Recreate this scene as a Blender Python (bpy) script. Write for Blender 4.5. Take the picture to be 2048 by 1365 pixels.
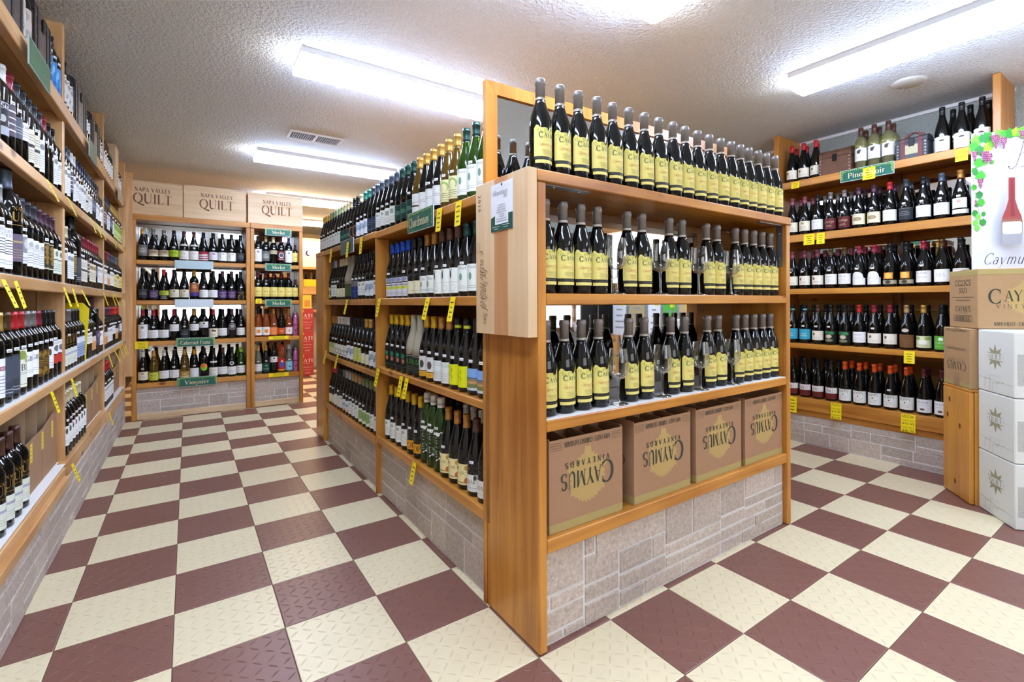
import bpy, bmesh, math, random
from mathutils import Matrix, Vector
random.seed(11)
D = bpy.data
SC = bpy.context.scene
COL = SC.collection
PI = math.pi
for o in list(D.objects): D.objects.remove(o)

# ---------------------------------------------------------------- camera, world, exposure
CAM_F, CAM_CX, CAM_CY = 966.73, 1065.54, 604.34
cd = D.cameras.new('camera'); cam = D.objects.new('camera', cd); COL.objects.link(cam)
cd.sensor_width = 36.0; cd.sensor_fit = 'HORIZONTAL'
cd.lens = CAM_F / 2048 * 36
cd.shift_x = -(CAM_CX - 1024) / 2048
cd.shift_y = (CAM_CY - 682.5) / 2048
cd.clip_start = 0.02
CAM_LOC = (-0.8735, -1.1975, 1.0893)
cam.matrix_world = Matrix.Translation(CAM_LOC) @ Matrix.Rotation(-0.6199, 4, 'Z') @ Matrix.Rotation(PI/2 + 0.0008, 4, 'X') @ Matrix.Rotation(-0.0035, 4, 'Z')
SC.camera = cam
w = D.worlds.new('world'); SC.world = w; w.use_nodes = True
w.node_tree.nodes['Background'].inputs[0].default_value = (0.75, 0.85, 1.0, 1)
w.node_tree.nodes['Background'].inputs[1].default_value = 0.6
SC.view_settings.view_transform = 'Standard'
SC.view_settings.look = 'None'
SC.view_settings.exposure = 0.12
SC.view_settings.gamma = 1.0
SC.view_settings.use_curve_mapping = False
SC.cycles.max_bounces = 10; SC.cycles.diffuse_bounces = 5; SC.cycles.glossy_bounces = 5
SC.cycles.transmission_bounces = 10; SC.cycles.transparent_max_bounces = 8
SC.cycles.caustics_reflective = False; SC.cycles.caustics_refractive = False
SC.cycles.sample_clamp_indirect = 6.0
LAMP_E = 43.0          # radiance of the fluorescent diffusers
LAMP_BACK_E = 42.0    # brighter, warmer tubes of the room beyond
WINDOW_E = 4.0

# ---------------------------------------------------------------- materials
def lin(h):
    r = [int(h[i:i+2], 16) / 255 for i in (0, 2, 4)]
    return tuple(c/12.92 if c <= .04045 else ((c+.055)/1.055)**2.4 for c in r) + (1,)
MC = {}
def newmat(n):
    m = D.materials.new(n); m.use_nodes = True
    return m, m.node_tree, m.node_tree.nodes['Principled BSDF']
def P(h, rough=.6, metal=0., spec=.5, noise=0., coat=0., trans=0., ior=1.45):
    k = ('p', h, rough, metal, spec, noise, coat, trans)
    if k in MC: return MC[k]
    m, nt, b = newmat('paint_' + h.lower())
    c = lin(h)
    b.inputs['Base Color'].default_value = c
    b.inputs['Roughness'].default_value = rough
    b.inputs['Metallic'].default_value = metal
    b.inputs['Specular IOR Level'].default_value = spec
    b.inputs['Coat Weight'].default_value = coat
    b.inputs['Transmission Weight'].default_value = trans
    b.inputs['IOR'].default_value = ior
    if noise:
        tc = nt.nodes.new('ShaderNodeTexCoord'); n = nt.nodes.new('ShaderNodeTexNoise')
        n.inputs['Scale'].default_value = 40; n.inputs['Detail'].default_value = 3
        mx = nt.nodes.new('ShaderNodeMix'); mx.data_type = 'RGBA'
        mx.inputs['A'].default_value = tuple(x*(1-noise) for x in c[:3]) + (1,)
        mx.inputs['B'].default_value = tuple(min(1, x*(1+noise)) for x in c[:3]) + (1,)
        nt.links.new(tc.outputs['Object'], n.inputs['Vector']); nt.links.new(n.outputs['Fac'], mx.inputs['Factor'])
        nt.links.new(mx.outputs['Result'], b.inputs['Base Color'])
    MC[k] = m
    return m
def EM(h, e):
    k = ('e', h, e)
    if k in MC: return MC[k]
    m, nt, b = newmat('glow_' + h.lower())
    b.inputs['Base Color'].default_value = (.9, .9, .9, 1)
    b.inputs['Emission Color'].default_value = lin(h); b.inputs['Emission Strength'].default_value = e
    MC[k] = m
    return m
def wood(axis, a='C98B3A', b='9A5C1C', knots=True, rough=.34):
    k = ('w', axis, a, b, knots)
    if k in MC: return MC[k]
    m, nt, bs = newmat('pine_wood'); N = nt.nodes.new; L = nt.links.new
    tc = N('ShaderNodeTexCoord'); oi = N('ShaderNodeObjectInfo')
    add = N('ShaderNodeVectorMath'); add.operation = 'MULTIPLY_ADD'
    cmb = N('ShaderNodeCombineXYZ')
    for i in range(3): L(oi.outputs['Random'], cmb.inputs[i])
    add.inputs[1].default_value = (1, 1, 1)
    sc = N('ShaderNodeVectorMath'); sc.operation = 'SCALE'; sc.inputs['Scale'].default_value = 7.3
    L(cmb.outputs[0], sc.inputs[0]); L(tc.outputs['Object'], add.inputs[0]); L(sc.outputs[0], add.inputs[2])
    mp = N('ShaderNodeMapping'); s = [26., 26., 26.]; s['XYZ'.index(axis)] = 1.6
    mp.inputs['Scale'].default_value = s
    L(add.outputs[0], mp.inputs['Vector'])
    n1 = N('ShaderNodeTexNoise'); n1.inputs['Scale'].default_value = 1.0; n1.inputs['Detail'].default_value = 5; n1.inputs['Distortion'].default_value = .6
    L(mp.outputs[0], n1.inputs['Vector'])
    n2 = N('ShaderNodeTexNoise'); n2.inputs['Scale'].default_value = 2.2; n2.inputs['Detail'].default_value = 2
    L(add.outputs[0], n2.inputs['Vector'])
    mth = N('ShaderNodeMath'); mth.operation = 'MULTIPLY_ADD'; mth.inputs[1].default_value = .55; 
    L(n2.outputs['Fac'], mth.inputs[0])
    m2 = N('ShaderNodeMath'); m2.operation = 'MULTIPLY'; m2.inputs[1].default_value = .55
    L(n1.outputs['Fac'], m2.inputs[0]); L(m2.outputs[0], mth.inputs[2])
    cr = N('ShaderNodeValToRGB'); cr.color_ramp.elements[0].position = .38; cr.color_ramp.elements[1].position = .66
    cr.color_ramp.elements[0].color = lin(b); cr.color_ramp.elements[1].color = lin(a)
    L(mth.outputs[0], cr.inputs['Fac'])
    out = cr.outputs['Color']
    if knots:
        kp = N('ShaderNodeMapping'); ks = [7., 7., 7.]; ks['XYZ'.index(axis)] = 3.2
        kp.inputs['Scale'].default_value = ks; L(add.outputs[0], kp.inputs['Vector'])
        v = N('ShaderNodeTexVoronoi'); v.inputs['Scale'].default_value = 1.0; L(kp.outputs[0], v.inputs['Vector'])
        kr = N('ShaderNodeValToRGB'); kr.color_ramp.elements[0].position = .05; kr.color_ramp.elements[1].position = .13
        kr.color_ramp.elements[0].color = (1, 1, 1, 1); kr.color_ramp.elements[1].color = (0, 0, 0, 1)
        L(v.outputs['Distance'], kr.inputs['Fac'])
        mx = N('ShaderNodeMix'); mx.data_type = 'RGBA'; mx.inputs['B'].default_value = lin('6A3410')
        L(kr.outputs['Color'], mx.inputs['Factor']); L(out, mx.inputs['A']); out = mx.outputs['Result']
    L(out, bs.inputs['Base Color'])
    bs.inputs['Roughness'].default_value = rough
    bp = N('ShaderNodeBump'); bp.inputs['Strength'].default_value = .08; bp.inputs['Distance'].default_value = .002
    L(n1.outputs['Fac'], bp.inputs['Height']); L(bp.outputs[0], bs.inputs['Normal'])
    MC[k] = m
    return m
def stone_mat():
    if 'stone' in MC: return MC['stone']
    m, nt, bs = newmat('ledge_stone'); N = nt.nodes.new; L = nt.links.new
    tc = N('ShaderNodeTexCoord'); oi = N('ShaderNodeObjectInfo')
    sc = N('ShaderNodeMath'); sc.operation = 'MULTIPLY'; sc.inputs[1].default_value = 9.
    cmb = N('ShaderNodeCombineXYZ'); L(oi.outputs['Random'], sc.inputs[0])
    for i in range(3): L(sc.outputs[0], cmb.inputs[i])
    add = N('ShaderNodeVectorMath'); L(tc.outputs['Object'], add.inputs[0]); L(cmb.outputs[0], add.inputs[1])
    n = N('ShaderNodeTexNoise'); n.inputs['Scale'].default_value = 75; n.inputs['Detail'].default_value = 8; n.inputs['Roughness'].default_value = .7; n.inputs['Distortion'].default_value = .4
    L(add.outputs[0], n.inputs['Vector'])
    cr = N('ShaderNodeValToRGB'); e = cr.color_ramp.elements
    e[0].position = .3; e[0].color = lin('9A8F86'); e[1].position = .72; e[1].color = lin('D2C7BA')
    x = e.new(.5); x.color = lin('B9AA9D')
    L(n.outputs['Fac'], cr.inputs['Fac'])
    hs = N('ShaderNodeHueSaturation'); mr = N('ShaderNodeMapRange'); mr.inputs['To Min'].default_value = .86; mr.inputs['To Max'].default_value = 1.1
    L(oi.outputs['Random'], mr.inputs['Value']); L(mr.outputs[0], hs.inputs['Value']); L(cr.outputs[0], hs.inputs['Color'])
    L(hs.outputs[0], bs.inputs['Base Color']); bs.inputs['Roughness'].default_value = .6
    n2 = N('ShaderNodeTexNoise'); n2.inputs['Scale'].default_value = 110; n2.inputs['Detail'].default_value = 6; L(add.outputs[0], n2.inputs['Vector'])
    bp = N('ShaderNodeBump'); bp.inputs['Strength'].default_value = .5; bp.inputs['Distance'].default_value = .004
    L(n2.outputs['Fac'], bp.inputs['Height']); L(bp.outputs[0], bs.inputs['Normal'])
    MC['stone'] = m
    return m
def tile_mat(h, checker=False):
    k = ('tile', h, checker)
    if k in MC: return MC[k]
    m, nt, bs = newmat('tread_tile'); N = nt.nodes.new; L = nt.links.new
    tc = N('ShaderNodeTexCoord')
    def M(op, a, b=None):
        x = N('ShaderNodeMath'); x.operation = op
        for i, q in enumerate((a, b)):
            if q is None: continue
            if isinstance(q, (int, float)): x.inputs[i].default_value = q
            else: L(q, x.inputs[i])
        return x.outputs[0]
    sp = N('ShaderNodeSeparateXYZ'); L(tc.outputs['Object'], sp.inputs[0])
    px, py = M('MULTIPLY', sp.outputs[0], 26.25), M('MULTIPLY', sp.outputs[1], 26.25)
    fx, fy = M('SUBTRACT', M('FRACT', px), .5), M('SUBTRACT', M('FRACT', py), .5)
    par = M('ABSOLUTE', M('MODULO', M('ADD', M('FLOOR', px), M('FLOOR', py)), 2.))
    s = M('SUBTRACT', 1., M('MULTIPLY', par, 2.))
    sy = M('MULTIPLY', s, fy)
    a, b = M('MULTIPLY', M('ADD', fx, sy), .707), M('MULTIPLY', M('SUBTRACT', fx, sy), .707)
    d = M('ADD', M('POWER', M('MULTIPLY', a, 1/.42), 2.), M('POWER', M('MULTIPLY', b, 1/.085), 2.))
    hgt = M('MAXIMUM', M('SUBTRACT', 1., d), 0.)
    nz = N('ShaderNodeTexNoise'); nz.inputs['Scale'].default_value = 25; nz.inputs['Detail'].default_value = 3; L(tc.outputs['Object'], nz.inputs['Vector'])
    c = lin(h)
    mx = N('ShaderNodeMix'); mx.data_type = 'RGBA'; mx.inputs['A'].default_value = tuple(x*.93 for x in c[:3]) + (1,); mx.inputs['B'].default_value = tuple(min(1, x*1.05) for x in c[:3]) + (1,)
    L(nz.outputs['Fac'], mx.inputs['Factor']); L(mx.outputs['Result'], bs.inputs['Base Color'])
    bs.inputs['Roughness'].default_value = .36
    bp = N('ShaderNodeBump'); bp.inputs['Strength'].default_value = .75; bp.inputs['Distance'].default_value = .003
    L(hgt, bp.inputs['Height']); L(bp.outputs[0], bs.inputs['Normal'])
    MC[k] = m
    return m
def popcorn(h):
    if ('pop', h) in MC: return MC[('pop', h)]
    m, nt, bs = newmat('popcorn_plaster'); N = nt.nodes.new; L = nt.links.new
    tc = N('ShaderNodeTexCoord')
    n = N('ShaderNodeTexNoise'); n.inputs['Scale'].default_value = 55; n.inputs['Detail'].default_value = 3; n.inputs['Roughness'].default_value = .65
    L(tc.outputs['Object'], n.inputs['Vector'])
    bs.inputs['Base Color'].default_value = lin(h); bs.inputs['Roughness'].default_value = .8
    bp = N('ShaderNodeBump'); bp.inputs['Strength'].default_value = 1.0; bp.inputs['Distance'].default_value = .028
    L(n.outputs['Fac'], bp.inputs['Height']); L(bp.outputs[0], bs.inputs['Normal'])
    MC[('pop', h)] = m
    return m
WX, WY, WZ = wood('X'), wood('Y'), wood('Z')
LX, LY, LZ = (wood(a, 'DDB07A', 'B4804A') for a in 'XYZ')       # slightly paler, greyer pine of the left wall
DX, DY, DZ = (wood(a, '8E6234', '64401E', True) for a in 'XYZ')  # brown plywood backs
PALE_X, PALE_Y, PALE_Z = (wood(a, 'DCC09A', 'C6A278', False, .5) for a in 'XYZ')
WHITE = P('E8E6E2', .5)
MIRROR = P('D8DCDC', .02, 1.0)
GLASS = P('FFFFFF', .0, 0, .5, trans=1.0, ior=1.45)
def thin_glass():
    m, nt, b = newmat('thin_glass'); N = nt.nodes.new; L = nt.links.new
    tr = N('ShaderNodeBsdfTransparent'); tr.inputs[0].default_value = (.97, .98, .98, 1); gl = N('ShaderNodeBsdfGlossy'); gl.inputs['Roughness'].default_value = .02
    lw_ = N('ShaderNodeLayerWeight'); lw_.inputs['Blend'].default_value = .5; mx = N('ShaderNodeMixShader')
    L(lw_.outputs['Facing'], mx.inputs[0]); L(tr.outputs[0], mx.inputs[1]); L(gl.outputs[0], mx.inputs[2]); L(mx.outputs[0], nt.nodes['Material Output'].inputs['Surface'])
    return m
THIN = thin_glass()
KRAFT = P('A07C5E', .8, 0, .2, .07)
GROUT = P('DAD8D6', .7)
BLACK = P('101012', .5)

# ---------------------------------------------------------------- mesh builder
class MB:
    def __init__(s): s.v = []; s.f = []; s.m = []; s.mats = []; s.sm = []
    def mi(s, mat):
        if mat not in s.mats: s.mats.append(mat)
        return s.mats.index(mat)
    def add(s, vs, fs, mat, smooth=False):
        b = len(s.v); k = s.mi(mat); s.v += [tuple(x) for x in vs]
        for f in fs: s.f.append(tuple(b + i for i in f)); s.m.append(k); s.sm.append(smooth)
    def box(s, x0, x1, y0, y1, z0, z1, mat, c=0., M=None):
        if x0 > x1: x0, x1 = x1, x0
        if y0 > y1: y0, y1 = y1, y0
        if z0 > z1: z0, z1 = z1, z0
        if c <= 0:
            vs = [(x, y, z) for x in (x0, x1) for y in (y0, y1) for z in (z0, z1)]
            fs = [(0, 1, 3, 2), (4, 6, 7, 5), (0, 4, 5, 1), (2, 3, 7, 6), (0, 2, 6, 4), (1, 5, 7, 3)]
        else:
            c = min(c, (x1-x0)*.45, (y1-y0)*.45, (z1-z0)*.45)
            bm = bmesh.new()
            bmesh.ops.create_cube(bm, size=1, matrix=Matrix.Translation(((x0+x1)/2, (y0+y1)/2, (z0+z1)/2)) @ Matrix.Diagonal((x1-x0, y1-y0, z1-z0, 1)))
            bmesh.ops.bevel(bm, geom=bm.edges[:], offset=c, segments=1, affect='EDGES', profile=.5)
            bm.verts.index_update()
            vs = [v.co[:] for v in bm.verts]; fs = [[v.index for v in f.verts] for f in bm.faces]; bm.free()
        if M is not None: vs = [M @ Vector(v) for v in vs]
        s.add(vs, fs, mat)
    def lathe(s, prof, mat, n=20, z0=0., cx=0., cy=0., cap=True):
        vs = [(cx + r*math.cos(2*PI*i/n), cy + r*math.sin(2*PI*i/n), z0 + z) for r, z in prof for i in range(n)]
        fs = [(j*n+i, j*n+(i+1) % n, (j+1)*n+(i+1) % n, (j+1)*n+i) for j in range(len(prof)-1) for i in range(n)]
        s.add(vs, fs, mat, True)
        if cap:
            k = s.mi(mat); b = len(s.v) - len(vs)
            s.f.append(tuple(b+i for i in reversed(range(n)))); s.m.append(k); s.sm.append(False)
            t = b + (len(prof)-1)*n
            s.f.append(tuple(t+i for i in range(n))); s.m.append(k); s.sm.append(False)
    def prism(s, pts, w0, w1, mat, fn):
        """pts: 2-D outline, extruded between w0 and w1; fn(a, b, w) -> xyz"""
        n = len(pts)
        vs = [fn(a, b, w0) for a, b in pts] + [fn(a, b, w1) for a, b in pts]
        fs = [tuple(range(n-1, -1, -1)), tuple(range(n, 2*n))] + [(i, (i+1) % n, n+(i+1) % n, n+i) for i in range(n)]
        s.add(vs, fs, mat)
    def mesh(s, name):
        me = D.meshes.new(name); me.from_pydata(s.v, [], s.f)
        for m in s.mats: me.materials.append(m)
        me.polygons.foreach_set('material_index', s.m); me.polygons.foreach_set('use_smooth', s.sm)
        me.update(); return me
def link(name, me, parent=None, loc=None, rz=0.):
    o = D.objects.new(name, me); COL.objects.link(o)
    if parent is not None: o.parent = parent
    if loc is not None: o.location = loc
    if rz: o.rotation_euler = (0, 0, rz)
    return o
def tag(o, label, cat, group=None):
    o['label'] = label; o['category'] = cat
    if group: o['group'] = group
    return o
def thing(name, label, cat, loc=(0, 0, 0), rz=0., group=None):
    o = D.objects.new(name, None); COL.objects.link(o); o.location = loc; o.rotation_euler = (0, 0, rz)
    o.empty_display_size = .05
    return tag(o, label, cat, group)
def struct(name, mb):
    o = link(name, mb.mesh(name)); o['kind'] = 'structure'; return o
def part(name, parent, *boxes, c=0.0015):
    mb = MB()
    for b in boxes: mb.box(*b, c=c)
    return link(name, mb.mesh(name), parent)

# ---------------------------------------------------------------- vector lettering
def arc(cx, cy, rx, ry, a0, a1, n=9):
    return [(cx + rx*math.cos(math.radians(a0+(a1-a0)*i/n)), cy + ry*math.sin(math.radians(a0+(a1-a0)*i/n))) for i in range(n+1)]
# glyph: advance, strokes; a stroke is (points, kind): a = pen angle decides the weight, T = thick, t = thin, s = serif
def S(x, y, w=.09): return ([(x-w, y), (x+w, y)], 's')
def V(x, y0, y1, top=True, bot=True):
    r = [([(x, y0), (x, y1)], 'T')]
    if bot: r.append(S(x, y0))
    if top: r.append(S(x, y1))
    return r
FN = {
 'A': (.78, [([(.08, 0), (.38, 1)], 't'), ([(.38, 1), (.68, 0)], 'T'), ([(.19, .34), (.56, .34)], 't'), S(.08, 0), S(.68, 0)]),
 'B': (.68, V(.14, 0, 1) + [(([(.14, 1)] + arc(.3, .76, .26, .24, 90, -90) + [(.14, .52)]), 'a'), (([(.14, .52)] + arc(.32, .26, .3, .26, 90, -90) + [(.14, 0)]), 'a')]),
 'C': (.78, [(arc(.43, .5, .37, .5, 50, 310, 16), 'a'), ([(.68, .7), (.68, .98)], 't'), ([(.68, .04), (.68, .26)], 't')]),
 'D': (.8, V(.14, 0, 1) + [([(.14, 1)] + arc(.3, .5, .42, .5, 90, -90, 12) + [(.14, 0)], 'a')]),
 'E': (.64, V(.14, 0, 1) + [([(.14, 1), (.55, 1), (.55, .82)], 't'), ([(.14, .52), (.45, .52)], 't'), ([(.14, 0), (.58, 0), (.58, .2)], 't')]),
 'F': (.6, V(.14, 0, 1) + [([(.14, 1), (.55, 1), (.55, .82)], 't'), ([(.14, .52), (.45, .52)], 't')]),
 'G': (.82, [(arc(.43, .5, .37, .5, 50, 340, 16), 'a'), ([(.74, 0.05), (.74, .42)], 'T'), S(.72, .42), ([(.68, .7), (.68, .98)], 't')]),
 'H': (.82, V(.14, 0, 1) + V(.68, 0, 1) + [([(.14, .52), (.68, .52)], 't')]),
 'I': (.3, V(.15, 0, 1)),
 'K': (.76, V(.14, 0, 1) + [([(.62, 1), (.18, .48)], 't'), ([(.28, .58), (.66, 0)], 'T'), S(.62, 1), S(.66, 0)]),
 'L': (.6, V(.14, 0, 1) + [([(.14, 0), (.56, 0), (.56, .24)], 't')]),
 'M': (.98, [([(.14, 0), (.16, 1)], 't'), ([(.16, 1), (.48, .05)], 'T'), ([(.48, .05), (.8, 1)], 't'), ([(.82, 1), (.84, 0)], 'T'), S(.12, 0), S(.84, 0), S(.12, 1, .06), S(.86, 1, .06)]),
 'N': (.84, [([(.14, 0), (.14, 1)], 't'), ([(.14, 1), (.7, 0)], 'T'), ([(.7, 0), (.7, 1)], 't'), S(.14, 0), S(.1, 1, .07), S(.7, 1)]),
 'O': (.84, [(arc(.42, .5, .36, .5, 0, 360, 20), 'a')]),
 'P': (.64, V(.14, 0, 1) + [([(.14, 1)] + arc(.3, .74, .28, .26, 90, -90) + [(.14, .48)], 'a')]),
 'Q': (.86, [(arc(.42, .5, .36, .5, 0, 360, 20), 'a'), ([(.4, .02), (.6, -.12), (.98, -.26)], 'T')]),
 'R': (.74, V(.14, 0, 1) + [([(.14, 1)] + arc(.3, .75, .26, .25, 90, -90) + [(.14, .5)], 'a'), ([(.34, .5), (.66, 0)], 'T'), S(.68, 0, .06)]),
 'S': (.6, [(arc(.3, .74, .22, .26, 40, 270, 10) + arc(.3, .25, .24, .25, 90, -140, 10), 'a'), ([(.48, .78), (.48, .98)], 't'), ([(.08, .02), (.08, .24)], 't')]),
 'T': (.72, V(.36, 0, 1, False) + [([(.06, .8), (.06, 1), (.66, 1), (.66, .8)], 't')]),
 'U': (.82, [([(.15, 1), (.15, .3)] + arc(.41, .3, .26, .3, 180, 270, 6), 'T'), (arc(.41, .3, .26, .3, 270, 360, 6) + [(.67, 1)], 't'), S(.15, 1), S(.67, 1)]),
 'V': (.76, [([(.08, 1), (.38, 0)], 'T'), ([(.38, 0), (.68, 1)], 't'), S(.08, 1), S(.68, 1)]),
 'W': (1.1, [([(.08, 1), (.32, 0)], 'T'), ([(.32, 0), (.54, 1)], 't'), ([(.54, 1), (.78, 0)], 'T'), ([(.78, 0), (1., 1)], 't'), S(.08, 1), S(1., 1)]),
 'X': (.76, [([(.1, 1), (.66, 0)], 'T'), ([(.66, 1), (.1, 0)], 't'), S(.1, 1), S(.66, 0), S(.66, 1), S(.1, 0)]),
 'Y': (.74, [([(.08, 1), (.37, .46)], 'T'), ([(.66, 1), (.37, .46)], 't'), S(.08, 1), S(.66, 1)] + V(.37, 0, .46, False)),
 'Z': (.66, [([(.1, .8), (.1, 1), (.58, 1)], 't'), ([(.58, 1), (.08, 0)], 'T'), ([(.08, 0), (.58, 0), (.58, .2)], 't')]),
 'a': (.54, [(arc(.24, .2, .18, .2, 20, 340, 10), 'a'), ([(.42, .0), (.42, .42)] + arc(.26, .42, .16, .2, 0, 150, 6), 'a')]),
 'b': (.6, V(.12, 0, 1, True, False) + [(arc(.3, .3, .22, .31, 180, -180, 14), 'a')]),
 'c': (.5, [(arc(.28, .31, .22, .31, 50, 310, 12), 'a')]),
 'd': (.6, [(arc(.28, .3, .22, .31, 0, 360, 14), 'a')] + V(.48, 0, 1)),
 'e': (.54, [([(.08, .33), (.46, .33)], 't'), (arc(.28, .31, .21, .31, 5, 310, 13), 'a')]),
 'f': (.36, [([(.16, 0), (.16, .82)] + arc(.3, .82, .14, .18, 180, 50, 5), 'a'), ([(.03, .6), (.32, .6)], 't'), S(.16, 0)]),
 'g': (.56, [(arc(.26, .36, .19, .25, 0, 360, 12), 'a'), ([(.45, .6), (.45, -.12)] + arc(.26, -.12, .19, .17, 0, -160, 7), 'a')]),
 'h': (.62, V(.14, 0, 1) + [([(.14, .4)] + arc(.32, .4, .18, .22, 180, 0, 7) + [(.5, 0)], 'a'), S(.5, 0)]),
 'i': (.28, V(.14, 0, .62) + [([(.14, .82), (.14, .94)], 'T')]),
 'k': (.58, V(.14, 0, 1) + [([(.46, .62), (.16, .3)], 't'), ([(.24, .38), (.5, 0)], 'T'), S(.5, 0, .06)]),
 'l': (.28, V(.14, 0, 1)),
 'm': (.92, V(.14, 0, .62) + [([(.14, .4)] + arc(.3, .4, .16, .22, 180, 0, 6) + [(.46, 0)], 'a'), ([(.46, .4)] + arc(.62, .4, .16, .22, 180, 0, 6) + [(.78, 0)], 'a'), S(.46, 0), S(.78, 0)]),
 'n': (.62, V(.14, 0, .62) + [([(.14, .4)] + arc(.32, .4, .18, .22, 180, 0, 7) + [(.5, 0)], 'a'), S(.5, 0)]),
 'o': (.58, [(arc(.29, .31, .22, .31, 0, 360, 14), 'a')]),
 'p': (.6, V(.14, -.34, .62) + [(arc(.32, .31, .2, .31, 180, -180, 14), 'a')]),
 'r': (.44, V(.14, 0, .62) + [([(.14, .36)] + arc(.3, .42, .14, .19, 180, 50, 5), 'a')]),
 's': (.44, [(arc(.22, .46, .14, .16, 40, 270, 8) + arc(.22, .15, .15, .15, 90, -140, 8), 'a')]),
 't': (.38, [([(.17, .82), (.17, .15)] + arc(.29, .15, .12, .15, 180, 310, 5), 'a'), ([(.03, .6), (.33, .6)], 't')]),
 'u': (.62, [([(.12, .62), (.12, .2)] + arc(.29, .2, .17, .2, 180, 360, 7) + [(.48, .62)], 'a'), ([(.48, .62), (.48, 0)], 'T'), S(.54, 0, .05)]),
 'v': (.56, [([(.06, .62), (.28, 0)], 'T'), ([(.28, 0), (.5, .62)], 't'), S(.06, .62), S(.5, .62)]),
 'y': (.56, [([(.06, .62), (.28, 0)], 'T'), ([(.5, .62), (.2, -.3), (.06, -.3)], 't'), S(.06, .62), S(.5, .62)]),
 '0': (.6, [(arc(.3, .5, .23, .5, 0, 360, 16), 'a')]),
 '1': (.44, V(.24, 0, 1, False) + [([(.24, 1), (.1, .86)], 't')]),
 '2': (.58, [(arc(.29, .72, .21, .28, 170, -30, 9) + [(.06, 0)], 'a'), ([(.06, 0), (.52, 0)], 'T')]),
 '3': (.56, [(arc(.27, .76, .19, .24, 150, -90, 9) + arc(.27, .26, .22, .26, 90, -150, 9), 'a')]),
 '5': (.56, [([(.48, 1), (.14, 1), (.12, .58)] + arc(.28, .32, .22, .32, 120, -140, 10), 'a')]),
 '6': (.58, [(arc(.3, .3, .22, .3, 0, 360, 12), 'a'), ([(.08, .32), (.14, .7), (.42, 1)], 'a')]),
 '8': (.58, [(arc(.29, .75, .18, .25, 0, 360, 12), 'a'), (arc(.29, .26, .22, .26, 0, 360, 12), 'a')]),
 '9': (.58, [(arc(.28, .7, .22, .3, 0, 360, 12), 'a'), ([(.5, .68), (.44, .3), (.16, 0)], 'a')]),
 '$': (.6, [(arc(.3, .74, .22, .24, 40, 270, 8) + arc(.3, .26, .24, .24, 90, -140, 8), 'a'), ([(.3, -.08), (.3, 1.08)], 't')]),
 '.': (.24, [([(.12, 0), (.12, .1)], 'T')]), '-': (.4, [([(.08, .4), (.32, .4)], 'T')]), "'": (.2, [([(.1, .8), (.1, 1)], 't')]),
 ' ': (.34, []), '/': (.4, [([(.05, 0), (.35, 1)], 't')]),
}
def text_strips(txt, h, style='serif', gap=.06):
    """-> total width, list of strips; a strip is a list of (left point, right point) pairs in metres"""
    x = 0.; out = []
    thick, thin, shear = {'serif': (.15, .045, 0), 'bold': (.2, .08, 0), 'light': (.09, .035, 0), 'sans': (.12, .12, 0), 'script': (.085, .035, .38)}[style]
    for i, ch in enumerate(txt):
        adv, st = FN.get(ch, FN[' '])
        for pts, kind in st:
            if kind == 's' and style in ('sans', 'script'): continue
            if style == 'script' and i and kind == 'T' and ch.islower(): pass
            n = len(pts); pr = []
            for j in range(n):
                a = pts[max(0, j-1)]; b = pts[min(n-1, j+1)]
                dx, dy = b[0]-a[0], b[1]-a[1]; L = math.hypot(dx, dy) or 1e-6
                dx /= L; dy /= L
                if kind == 'T': wd = thick
                elif kind in 'ts': wd = thin
                else: wd = thin + (thick-thin)*abs(dy)**1.3
                nx, ny = -dy*wd/2, dx*wd/2
                q = []
                for sg in (1, -1):
                    X, Y = pts[j][0]+sg*nx, pts[j][1]+sg*ny
                    q.append(((x + X + shear*Y)*h, Y*h))
                pr.append(tuple(q))
            out.append(pr)
        x += adv + gap
    return (x-gap)*h, out

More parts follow.
